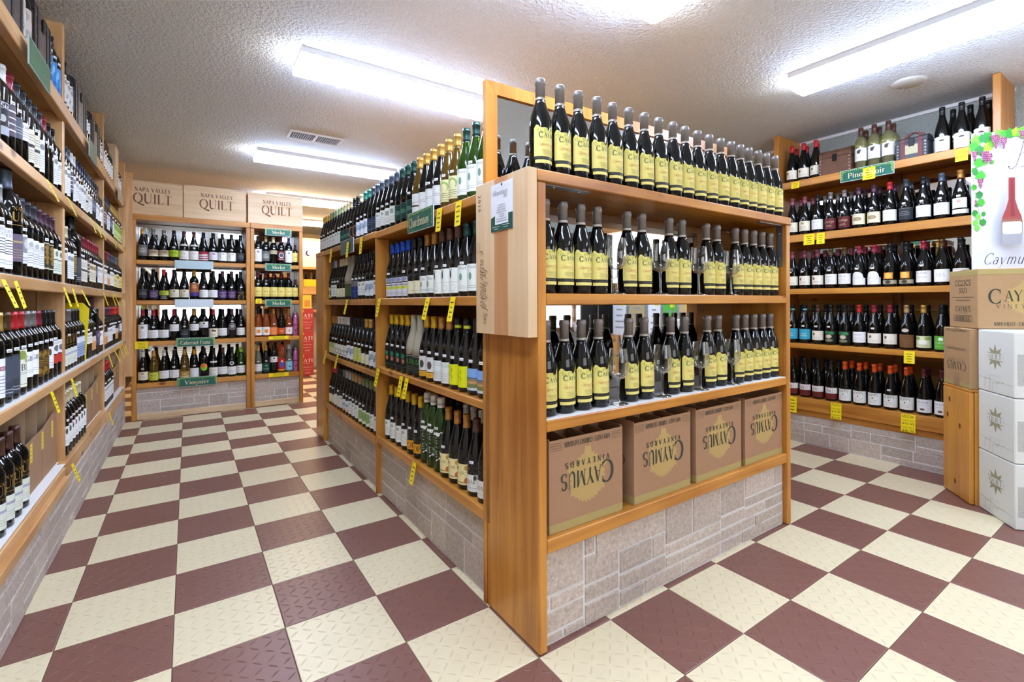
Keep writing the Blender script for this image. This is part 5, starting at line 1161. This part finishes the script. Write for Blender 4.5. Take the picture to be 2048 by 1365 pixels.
F.text('Mountain', .056, .118, .018, INK, 'script'); F.text('list', .09, .105, .014, INK, 'script'); F.lines(8, .035, .1, .028, .088, GREY, 2); F.rect(.01, .14, .12, .1405, GREY)
F.lines(2, .01, .06, .004, .018, P('B8C8C0')); F.lines(2, .07, .12, .006, .02, P('B8C8C0')); link('sheet', mb.mesh('sheet'), t)
mb = MB(); mb.box(-.003, -.0012, .14, .147, 1.472, 1.479, BLACK, c=.0008); link('pin', mb.mesh('pin'), t)

# ================================================================ the carton display on the right
RZD = math.atan2(-.626, -.78)
QX, QY = 2.718, -.289
E1, E2 = (-.78, -.626), (.626, -.78)
def q(s_, t_, z): return (QX + s_*E1[0] + t_*E2[0], QY + s_*E1[1] + t_*E2[1], z)
HW = wood('Z', 'D09440', 'B87A2C')
t = thing('wooden_pedestal', 'golden knotty pine box standing on the floor beside the white cartons', 'pedestal', q(0, 0, 0), RZD)
part('front_panel', t, (.0, .262, 0, .022, .001, .6, HW), c=.006); part('top_board', t, (.0, .262, 0, .32, .6005, .615, WX), c=.004)
part('side_panel', t, (.24, .262, .0225, .32, .001, .6, HW)); part('side_panel', t, (0, .022, .0225, .32, .001, .6, HW)); part('back_panel', t, (.0225, .2395, .3, .32, .001, .6, HW))
mb = MB(); r = random.Random(3)
for (a, b) in ((.07, .53), (.05, .44), (.17, .4), (.12, .08)): F = Flat(mb, front(0, 0, 0)); F.oval(a, b, .010, .016, P('7A4416', .5), 10); F.oval(a, b, .006, .010, P('5A2E10', .5), 8)
link('knot', mb.mesh('knot'), t)['kind'] = 'stuff'
WBX = P('D8DAD2', .55, 0, .4); OLV = P('9A9678', .6); STN = P('B4B4AC', .6)
def star(F, cx, cy, r, mat):
    p = []
    for i in range(16):
        a = PI*i/8 + PI/8*0; k = r if i % 2 else r*.55
        if i % 2 == 0: k = r*.5
        p.append((cx + k*math.sin(a+PI/8), cy + k*math.cos(a+PI/8)))
    fan(F, cx, cy, p, mat)
def white_carton(z0, hh, label):
    t = thing('white_carton', label, 'carton', q(.268, .035, z0), RZD, 'stacked white wine cartons')
    W, dp = .277, .385
    mb = MB(); mb.box(0, W, 0, dp, .0008, hh-.0008, WBX, c=.004); F = Flat(mb, front(0, 0, 0))
    cx, cy = W*.5, hh*.58
    star(F, cx, cy, .066, OLV); F.rect(cx-.058, cy-.016, cx+.058, cy+.016, WBX); F.rect(cx-.06, cy+.017, cx+.05, cy+.021, OLV); F.rect(cx-.05, cy-.021, cx+.06, cy-.017, OLV)
    F.text('QUILT', cx, cy-.012, .024, P('77745E', .6), 'serif', fit=.095); F.text('NAPA VALLEY', cx, cy-.1, .009, LGREY, 'light', gap=.3, fit=.09)
    F.stroke([(.002, .075), (W*.5, .06), (W-.004, .056)], .0012, OLV)
    for (a, b, c, d) in ((.055, .02, .06, .075), (.055, .065, .1, .07), (.095, .015, .1, .08), (.12, .01, .118, .05), (.12, .05, .21, .062), (.15, .045, .17, .068)): F.stroke([(a, b), (c, d)], .0015, OLV)
    F2 = Flat(mb, lambda u, v, w: (W+w, u, v))
    F2.rect(.012, .06, dp-.03, hh-.105, STN)
    for k in range(4): F2.rect(.012, .09+k*.035, dp-.03, .091+k*.035, P('C8C8C0'))
    for k in range(5): F2.poly([(.03+k*.07, .085), (.05+k*.07, .085), (.075+k*.07, .115), (.055+k*.07, .115)], P('8A8E9E'))
    F2.rect(0.002, hh-.055, dp-.002, hh-.0545, P('C4C8C2'))
    link('box_body', mb.mesh('box_body'), t)
    mb = MB(); mb.box(.004, W-.004, .003, dp-.003, hh-.0006, hh+.0006, P('C9CCC6', .6)); link('lid_flap', mb.mesh('lid_flap'), t)
white_carton(.001, .3105, 'white wine carton with olive star, bottom of the white stack')
white_carton(.3135, .3085, 'white wine carton with olive star, middle of the white stack')
white_carton(.6245, .3145, 'white wine carton with olive star, top of the white stack')
def kraft_carton(s0, t0, z0, W, dp, hh, label, up):
    t = thing('wine_carton', label, 'carton', q(s0, t0, z0), RZD, 'closed brown wine cartons beside the poster')
    mb = MB(); mb.box(0, W, 0, dp, .0005, hh-.0005, P('A88660', .75, 0, .2, .06), c=.003); F = Flat(mb, front(0, 0, 0))
    if up:
        F.rect(.002, hh-.03, W-.002, hh-.003, TAN2)
        F.text('CC23CS', W/2, hh-.085, .03, DKP, 'sans', fit=.15); F.text('3023', W/2, hh-.125, .026, DKP, 'sans', fit=.08)
        F.lines(2, .02, W-.02, hh-.175, hh-.14, P('6E5A44')); F.text('CAYMUS', W/2, .09, .03, DKP, 'serif', fit=.14); F.text('VINEYARDS', W/2, .078, .008, DKP, 'light', fit=.1)
        for (a, b, c, d) in ((.05, .035, W-.05, .037), (.05, .067, W-.05, .069), (.05, .035, .052, .069), (W-.052, .035, W-.05, .069)): F.rect(a, b, c, d, DKP)
        rr = random.Random(2); x = .06
        while x < W-.062: F.rect(x, .039, x+rr.choice((.001, .0022)), .065, DKP); x += .0042
        F2 = Flat(mb, lambda u, v, w: (W+w, u, v)); cx, cy = .2, hh*.5
        fan(F2, cx, cy, leaf_pts(cx, cy, .1, 5, True, 0, .9), TAN); F2.rect(.002, hh-.03, dp-.002, hh-.003, TAN2)
        F2.text('C', .075, cy-.025, .075, DKP, 'serif'); F2.text('AYMUS', .215, cy-.012, .054, DKP, 'serif', fit=.2); F2.text('VINEYARDS', .2, cy-.05, .02, DKP, 'light', gap=.5, fit=.24)
        F2.text('NAPA VALLEY - CABERNET SAUVIGNON', .2, .018, .018, DKP, 'bold', fit=.26)
    else:
        F.rect(.002, .003, W-.002, .026, TAN2); F.text('CAYMUS', W/2, hh*.42, .045, DKP, 'serif', flip=True, fit=.18); F.text('VINEYARDS', W/2, hh*.47, .013, DKP, 'light', gap=.4, flip=True, fit=.16)
        F.text('ESTATE BOTTLED WINE', W/2, hh*.66, .011, DKP, 'sans', flip=True, fit=.18); F.text('NAPA VALLEY CABERNET', W/2, hh-.02, .012, DKP, 'sans', fit=.2); F.rect(W*.4, .004, W*.62, .075, P('9A7A58', .5))
    link('box_body', mb.mesh('box_body'), t)
    mb = MB(); mb.box(W*.42, W*.62, -.0011, dp*.98, hh-.0004, hh+.0004, P('B89A6A', .35)); link('packing_tape', mb.mesh('packing_tape'), t)
kraft_carton(.003, .003, .6155, .258, .32, .324, 'brown closed wine carton printed upside down, on the pine pedestal', False)
kraft_carton(.008, .03, .9405, .268, .36, .318, 'brown closed wine carton right way up, directly below the poster', True)
# ---- the poster board
t = thing('poster_board', 'white poster board with grape vines and a red bottle, on the brown carton', 'poster', q(.222, .033, 1.2595), RZD + PI/2)
PW, PH = .56, .73
mb = MB(); mb.box(0, PW, 0, .005, 0, PH, P('CDCED4', .5)); F = Flat(mb, lambda u, v, w: (u*.82, -w, v))
GR_ = [P(c, .6) for c in ('3FA62E', '2E8A2C', '6CC43A', '9AD42E', '2F7F3A')]; GRP = [P(c, .4) for c in ('7E2A52', '96406A', '6A2048', 'B0587E')]
r = random.Random(7)
def vine_leaf(x, y, s, c, rot): fan(F, x, y, leaf_pts(x, y, s, 5, True, rot), GR_[c])
def grapes(x, y, wd, hh):
    n = 0; rows = int(hh/.0105)
    for j in range(rows):
        k = max(1, int(round((wd/.011)*(1-(j/rows)**1.3)))); 
        for i in range(k):
            a, b = x+(i-(k-1)/2)*.0108+r.uniform(-.001, .001), y-j*.0105; F.oval(a, b, .0062, .0062, GRP[n % 3], 8); F.oval(a-.0015, b+.0018, .002, .002, P('E0A8C0', .4), 5); n += 1
F.stroke([(.014, .6), (.022, .54), (.008, .48), (.012, .42), (.024, .36), (.04, .3), (.042, .24)], .0022, P('7A8A4A'))
F.stroke([(.05, .31), (.066, .325), (.072, .31), (.06, .302)], .0012, P('9AB07A'))
for (x, y, s_, c, a) in ((.028, .69, .042, 2, .3), (.012, .66, .034, 0, 2.6), (.085, .7, .042, 1, -.6), (.06, .7, .03, 4, .4), (.045, .635, .036, 4, 1.2), (.088, .652, .032, 3, 2.2), (.11, .665, .024, 2, .5), (.037, .572, .034, 0, 2.9), (.014, .53, .022, 1, -.4), (.046, .5, .036, 0, .8), (.02, .52, .02, 4, 2.1),
                       (.01, .44, .02, 0, .2), (.04, .398, .026, 4, 1.1), (.048, .358, .028, 0, 2.4), (.024, .345, .016, 1, .5), (.016, .302, .022, 1, 2.7), (.032, .28, .02, 2, .6), (.062, .295, .016, 1, 1.9), (.018, .25, .02, 2, 2.2), (.058, .25, .024, 1, .9), (.026, .222, .02, 2, 3.),
                       (.147, .715, .032, 2, .4), (.178, .712, .03, 0, 2.4), (.205, .715, .034, 1, .2), (.235, .72, .03, 3, 1.2), (.27, .715, .04, 2, 2.), (.31, .7, .045, 0, .9), (.36, .705, .04, 3, 2.6), (.42, .69, .05, 1, .5), (.48, .68, .05, 0, 2.2), (.53, .62, .045, 2, 1.), (.52, .54, .04, 1, 2.7), (.53, .46, .04, 0, .3), (.52, .38, .035, 2, 1.7), (.53, .3, .03, 1, .4), (.108, .57, .014, 0, 1.7), (.07, .565, .013, 2, 0)): vine_leaf(x, y, s_*.95, c, a)
for a in ((.013, .628, .03, .062), (.068, .624, .048, .07), (.088, .61, .036, .06), (.118, .706, .05, .076), (.158, .69, .038, .07), (.032, .475, .036, .056), (.006, .362, .014, .04), (.25, .715, .03, .05), (.42, .63, .06, .08), (.48, .57, .05, .07)): grapes(*a)
bx = .188; prof = [(.016, .475), (.0175, .468), (.0175, .36), (.03, .315), (.05, .27), (.055, .24), (.0545, .19), (.05, .13), (.044, .124)]
def rad(z):
    for (r0, z0), (r1, z1) in zip(prof, prof[1:]):
        if z1 <= z <= z0: return r0+(r1-r0)*(z0-z)/(z0-z1)
    return prof[-1][0]
def seg(za, zb, col, k=1.):
    zs = sorted({za, zb, *[p[1] for p in prof if za <= p[1] <= zb]}); F.poly([(bx-rad(z)*k, z) for z in zs] + [(bx+rad(z)*k, z) for z in zs[::-1]], P(col, .5))
for za, zb, c in ((.27, .475, '9A3434'), (.255, .27, '96443C'), (.24, .255, '945C48'), (.22, .24, '948060'), (.18, .22, '8E8A78'), (.124, .18, '9A9A9E')): seg(za, zb, c)
F.poly([(bx-.006, .27), (bx+.016, .27), (bx+.008, .36), (bx+.008, .47), (bx-.008, .47), (bx-.008, .36)], P('80282C', .5))
F.poly([(bx-.046, .182), (bx-.05, .188), (bx-.05, .236), (bx-.044, .243), (bx+.044, .243), (bx+.05, .236), (bx+.05, .188), (bx+.046, .18), (bx-.04, .178)], P('D8D8CC', .5))
F.text('Belle', bx, .214, .015, P('B0B2A8'), 'script'); F.lines(1, bx-.03, bx+.03, .195, .208, P('B8BAB0'))
INK2 = P('3C3440', .6)
F.stroke([(.23+.05*math.cos(2.2+a*.36)*(.55+.035*a), .625+.05*math.sin(2.2+a*.36)*(.5+.03*a)) for a in range(18)], .0014, INK2)
F.stroke([(.172, .528), (.176, .52), (.19, .518), (.21, .535), (.235, .6), (.25, .66)], .0035, INK2); F.oval(.172, .531, .004, .005, INK2, 8)
F.stroke([(.25, .66), (.262, .672), (.28, .66), (.282, .63), (.262, .605), (.245, .6)], .003, INK2); F.stroke([(.25, .602), (.275, .59), (.278, .55), (.255, .528), (.235, .53)], .0035, INK2)
F.text('elle', .4, .525, .1, INK2, 'script'); F.text('Caymus Suisun', .268, .022, .058, INK2, 'script', gap=.08, fit=.47)
link('printed_board', mb.mesh('printed_board'), t)
mb = MB(); mb.box(.03, .05, .0055, .012, 0, .3, P('C9A878', .7)); link('stand_strut', mb.mesh('stand_strut'), t)

# ================================================================ price tags and shelf signs
YEL = P('F2D80C', .55); TXT = P('5A5008', .7); GN = P('14604E', .35); GNV = P('9CC040', .5); CRM = P('E4DCB4', .5)
def price_tag(loc, rz, label, w=.042, h=.1, tilt=.3, roll=0., text=None, group='yellow price tags on the shelf edges'):
    ct, sn = math.cos(tilt), math.sin(tilt)
    def fn(u, v, ww):
        u, v = u*math.cos(roll)-v*math.sin(roll), u*math.sin(roll)+v*math.cos(roll)
        return (u, -(-v)*sn - ww*ct - .0006, v*ct)
    t = thing('price_tag', label, 'price tag', loc, rz, group)
    mb = MB(); mb.prism([(-w/2, -h), (w/2, -h), (w/2, 0), (-w/2, 0)], -.0004, .0004, YEL, fn); F = Flat(mb, fn)
    if text:
        for k, (s_, hh) in enumerate(text): F.text(s_, 0, -h*(.2+.195*k), hh, TXT, 'sans', fit=min(w*.84, .2))
    else: F.lines(4, -w*.32, w*.32, -h*.92, -h*.12, TXT, int(abs(loc[1])*1000) % 97)
    link('card', mb.mesh('card'), t)
TL = {'B': (1.59, [1.416, 1.814, 2.427, 2.585, 2.66, 2.82, 3.347, 3.703, 3.94]), 'C': (1.18, [.866, .991, 1.723, 1.924, 2.159, 2.943, 3.366, 3.509, 3.894]),
      'D': (.758, [1.482, 1.894, 3.198, 3.53, 3.885, 4.1, 4.221]), 'E': (.36, [1.889, 3.19])}
NM = dict(B='second', C='third', D='fourth', E='bottom')
for k, (z, ys) in TL.items():
    for i, y in enumerate(ys):
        sm = k == 'B' and i in (3, 7)
        price_tag((LF+.0235 if k != 'E' else LF+.025, y, z-.018), PI/2, 'narrow yellow price tag, %s from left under the left wall %s shelf' % (ORD[i], NM[k]), h=.045 if sm else .088, tilt=RB.uniform(.22, .38), roll=RB.uniform(-.12, .12))
for nm, z, f, ys in (('top', 1.49, 0, [2.595, 2.1, 1.829, .696, .519]), ('second', 1.112, -.002, [2.155, 1.48, .82, .57]), ('third', .722, -.002, [2.766, 2.413, 1.502, 1.151, 1.076]), ('bottom', .335, -.002, [.984])):
    for i, y in enumerate(ys):
        x = -.004
        if abs(y-1.49) < .05: x = -.006
        if nm == 'top' and i == 1: x = -.0135
        price_tag((x, y, z), -PI/2, 'yellow price tag, %s from left under the island %s shelf, aisle side' % (ORD[i], nm), w=.05 if nm == 'top' else .044, h=.1, tilt=.08 if nm == 'top' else .2, roll=RB.uniform(-.08, .03))
for nm, z, lst in (('top', 2.012, [(.66, .06, .05, None), (.162, .075, .085, None), (-.325, .06, .075, [('PINOT', .008), ('NOIR', .007), ('', .008), ('$39.99', .016)])]), ('second', 1.597, [(.56, .078, .08, None), (.478, .056, .082, None)]), ('fourth', .762, [(-.06, .058, .08, None)]),
                   ('bottom', .35, [(.69, .07, .12, None), (.377, .07, .115, [('POPPY', .017), ('PINOT NOIR', .008), ('$19.99', .014), ('CASE PRICE', .008), ('$15.99', .014)]), (-.053, .078, .115, [('MEIOMI', .017), ('PINOT NOIR', .008), ('$19.99', .014), ('CASE PRICE', .008), ('$16.99', .014)])])):
    for i, (y, w_, h_, tx) in enumerate(lst):
        price_tag((RF-.0315 if not (nm == 'top' and i == 1) else RF-.0365, y, z), -PI/2, 'yellow price card, %s from left on the right wall %s shelf edge' % (ORD[i], nm), w=w_, h=h_, tilt=.06, text=tx)
for i, (x, z, w_, h_, lb) in enumerate(((-1.225, .74, .095, .07, 'left end of the wide back unit third shelf'), (-.27, 1.14, .055, .05, 'left end of the narrow back unit second shelf'), (-.085, .742, .19, .036, 'narrow back unit third shelf edge, wide strip'), (-.085, .35, .19, .04, 'narrow back unit bottom shelf edge, wide strip'))):
    price_tag((x, 4.5795, z-.003), 0, 'yellow card on the ' + lb, w=w_, h=h_, tilt=.02)
t = thing('yellow_divider_card', 'tall yellow card standing between bottles, middle bay of left wall fourth shelf', 'card', (LF-.03, 2.612, LZ['D']+.0045), 0.)
mb = MB(); mb.prism([(-.1, 0), (.012, 0), (.028, .3), (.0, .335), (-.1, .335)], -.001, .001, YEL, lambda a, b, w: (a, w, b)); link('card', mb.mesh('card'), t)
def sign(loc, rz, w, h, text, label, fade=False):
    t = thing('shelf_sign', label, 'sign', loc, rz, 'grape variety signs on the shelf edges')
    mb = MB(); mb.box(-w/2, w/2, -.004, 0, -h, 0, P('C8D8D8', .2) if not fade else P('B4C4C2', .15)); fn = lambda u, v, ww: (u, -.004-ww, v); F = Flat(mb, fn)
    if fade:
        F.rect(-w/2+.004, -h+.004, w/2-.004, -.004, P(fade, .2))
        link('sign_plate', mb.mesh('sign_plate'), t); return
    F.rect(-w/2+.003, -h+.003, w/2-.003, -.003, GN)
    r = random.Random(len(text)+int(w*1000))
    n = int(w/.012)
    for i in range(n): 
        F.oval(-w/2+.008+(w-.016)*i/(n-1), -.008-r.uniform(0, .006), .0045, .0035, GNV if i % 3 else P('6E9A3A', .5), 6)
        if i < n//3:
            for sg in (-1, 1): F.oval(sg*(w/2-.008-r.uniform(0, .008)), -.012-(h-.022)*i/(n//3), .004, .0045, GNV if i % 2 else P('6E9A3A', .5), 6)
    F.text(text, 0, -h*.76, h*.44, CRM, 'serif', gap=.06, fit=min(w*.78, h*.44*.62*len(text)))
    link('sign_plate', mb.mesh('sign_plate'), t)
sign((-.006, .9, 1.515), -PI/2, .3, .095, 'Chardonnay', 'green chardonnay sign under the island top shelf, near bay')
sign((-.006, 2.145, 1.513), -PI/2, .32, .095, '', 'glossy grey green sign under the island top shelf, far bay', '3E5A52')
sign((RF-.0315, .18, 2.022), -PI/2, .325, .082, 'Pinot Noir', 'green pinot noir sign on the right wall top shelf edge')
sign((LF+.0235, 1.3, 2.012), PI/2, .31, .1, '', 'green sign under the left wall top shelf, near bay', '4E7A5A')
sign((LF+.0235, 2.53, 2.008), PI/2, .27, .1, '', 'greyish sign under the left wall top shelf, middle bay', '7E8E76')
sign((LF+.0235, 3.92, 2.005), PI/2, .3, .1, '', 'pale tan sign under the left wall top shelf, far bay', 'B49A70')
for z, lb in ((1.882, 'top'), (1.51, 'second'), (1.13, 'third')): sign((-.085, 4.5785, z), 0, .25, .074, 'Merlot', 'green merlot sign on the narrow back unit, %s of three' % lb)
sign((-.82, 4.5785, 1.508), 0, .31, .08, '', 'blank shiny sign holder on the wide back unit first shelf edge', 'A9C0C6')
sign((-.82, 4.5785, 1.132), 0, .31, .08, '', 'blank pale sign holder on the wide back unit second shelf edge', 'C4D0D8')
sign((-.81, 4.5785, .755), 0, .31, .085, 'Cabernet Franc', 'green cabernet franc sign on the wide back unit third shelf edge')
sign((-.80, 4.5785, .372), 0, .32, .09, 'Viognier', 'green viognier sign at the bottom of the wide back unit')

# ================================================================ the room beyond
YP, YPX = wood('X', 'E0AE60', 'C08840'), wood('Y', 'E0AE60', 'C08840')
u = thing('far_shelving', 'pine shelving in the far room seen through the gap by the island', 'shelving', (0, 0, 0))
for z in (.98, 1.27, 1.68): part('shelf', u, (.2, 2.2, 7.3, 7.75, z-.04, z, YP))
for x in (.16, 2.2): part('upright', u, (x, x+.038, 7.3, 7.75, .002, 2.2, WZ))
part('back_panel', u, (.2, 2.2, 7.76, 7.78, .002, 2.2, P('D8C8A4', .7)))
for i, (x, z) in enumerate(((.3, .001), (.3, .338), (.3, .675))):
    t = thing('red_carton', 'red wine carton in the far room, %s of the stack' % ('bottom', 'middle', 'top')[i], 'carton', (x, 6.68, z), 0, 'stacked red cartons in the far room')
    mb = MB(); mb.box(0, .375, 0, .3, 0, .335, P('BE3A32', .6), c=.003); F = Flat(mb, front(0, 0, 0))
    F.text('IATI', .285, .2, .05, P('F0E4D8'), 'serif', fit=.15); F.oval(.22, .295, .025, .02, P('E0A03A'), 10); F.lines(1, .2, .36, .17, .19, P('E8C8B8')); F.text('Sangiovese', .29, .12, .022, P('F0D8C8'), 'script', fit=.12); F.text('IATI', .29, .03, .02, P('F0D8C8'), 'serif', fit=.07); F.rect(.2, .085, .34, .088, P('E8C8B8'))
    link('box_body', mb.mesh('box_body'), t)
    mb = MB(); mb.box(.003, .372, .002, .298, .3352, .3362, P('D8B8A8', .6)); link('lid_flap', mb.mesh('lid_flap'), t)
t = thing('white_carton', 'white carton with a dark round logo on the far room top shelf', 'carton', (.5, 7.32, 1.681))
mb = MB(); mb.box(0, .45, 0, .3, 0, .42, P('EEE6DA', .6), c=.003); F = Flat(mb, front(0, 0, 0)); F.oval(.22, .22, .04, .045, P('2C3458'), 12); F.oval(.235, .225, .026, .034, P('EEE6DA'), 12); F.text('BARROW', .23, .11, .035, P('B8B0B0'), 'light', gap=.4, fit=.26); link('box_body', mb.mesh('box_body'), t)
mb = MB(); mb.box(.01, .44, .01, .29, .4202, .4212, P('DCD2C4', .6)); link('lid_flap', mb.mesh('lid_flap'), t)
t = thing('wine_carton', 'open tan carton holding dark bottles on the far room middle shelf', 'carton', (.52, 7.33, 1.271))
mb = MB(); mb.box(0, .5, 0, .006, 0, .21, P('C89A5A', .7)); mb.box(0, .006, .006, .28, 0, .34, P('C89A5A', .7)); mb.box(.494, .5, .006, .28, 0, .34, P('C89A5A', .7)); mb.box(.006, .494, .274, .28, 0, .34, P('C89A5A', .7)); link('box_body', mb.mesh('box_body'), t)
for k in (1, 2, 3): part('divider', t, (k*.125-.002, k*.125+.002, .01, .27, .001, .33, P('C89A5A', .7)), c=0)
mb = MB(); mb.box(.14, .34, -.002, -.0005, .09, .2, YEL); link('price_card', mb.mesh('price_card'), t)
for k in range(4): bottle('B', 'd', 'black', 'none', (.52+.0625+k*.125, 7.43, 1.272), 0, 'dark bottle in the far room tan carton, %s from left' % ORD[k], 'bottles in the far room carton')
t = thing('wire_rack', 'black wire wine rack on the far room lower shelf', 'rack', (.5, 7.35, .981))
for k in range(8):
    part('wire', t, (k*.06, k*.06+.006, 0, .006, 0, .24, BLACK), c=0)
for k in range(5): part('wire', t, (0, .426, .0065, .0125, .02+k*.052, .026+k*.052, BLACK), c=0)
for k in range(2): part('wire', t, (k*.42, k*.42+.006, .007, .2, 0, .006, BLACK), c=0)
t = thing('yellow_sign_card', 'yellow sale card above the red cartons in the far room', 'card', (.36, 6.75, 1.0125)); 
mb = MB(); mb.box(0, .3, 0, .003, 0, .2, P('F0C838', .6)); F = Flat(mb, front(0, 0, 0)); F.rect(.2, .02, .28, .12, P('D8902C')); F.lines(2, .03, .17, .04, .16, P('A87A20')); link('card', mb.mesh('card'), t)

# ================================================================ behind the camera, seen only in the mirrors
t = thing('drinks_cooler', 'black glass fronted drinks cooler behind the camera by the right wall', 'cooler', (2.8, -3.1, 0))
part('body', t, (.45, .5, 0, .7, .002, 1.9, BLACK), (0, .45, 0, .03, .002, 1.9, BLACK), (0, .45, .67, .7, .002, 1.9, BLACK), (0, .45, .03, .67, .002, .12, BLACK), (0, .45, .03, .67, 1.7, 1.9, BLACK))
part('light_panel', t, (.43, .445, .035, .665, .13, 1.69, EM('C8D4FF', 1.2)), c=0)
for z in (.5, .85, 1.2): part('wire_shelf', t, (.03, .42, .035, .665, z, z+.012, P('D8DCE4', .3, .6)), c=0)
part('glass_door', t, (-.004, .004, .02, .68, .12, 1.7, THIN), c=0)
k = 0
for z in (.512, .862, 1.212):
    for i in range(6):
        k += 1; bottle('B', 'dgoc'[i % 4] if z > 1 else 'd', ('white', 'gold', 'green')[i % 3], 'bw', (3.0, -3.0+i*.1, z+.0005), -PI/2, 'bottle %s from left on the cooler %s shelf behind the camera' % (ORD[i], {.512: 'bottom', .862: 'middle', 1.212: 'top'}[z]), 'bottles in the drinks cooler')
t = thing('side_counter', 'low pine counter behind the camera under the bright window', 'counter', (2.95, -2.3, 0))
part('top_board', t, (0, .38, 0, 1.2, .68, .72, WY)); part('front_panel', t, (.02, .04, .02, 1.18, .002, .679, WZ)); part('end_panel', t, (.041, .37, .02, .04, .002, .679, WX)); part('end_panel', t, (.041, .37, 1.16, 1.18, .002, .679, WX))
for i, (y, w_, h_, c, lb) in enumerate(((-2.2, .2, .4, 'D8D8DC', 'white'), (-1.95, .22, .42, 'B09A70', 'tan'), (-1.68, .16, .4, 'E6E6EA', 'lettered white'), (-1.48, .16, .38, '48B038', 'bright green'), (-1.28, .14, .36, 'C8A878', 'brown'))):
    t = thing('display_card', '%s display card standing on the counter behind the camera' % lb, 'card', (3.1, y, .7205))
    mb = MB(); mb.box(0, .006, 0, w_, 0, h_, P(c, .6)); F = Flat(mb, lambda u, v, w: (-w, w_-u, v)); F.lines(4, .03, w_-.03, .05, h_*.8, GREY, i); F.rect(.02, h_*.82, w_*.45, h_*.95, YEL); link('card', mb.mesh('card'), t)
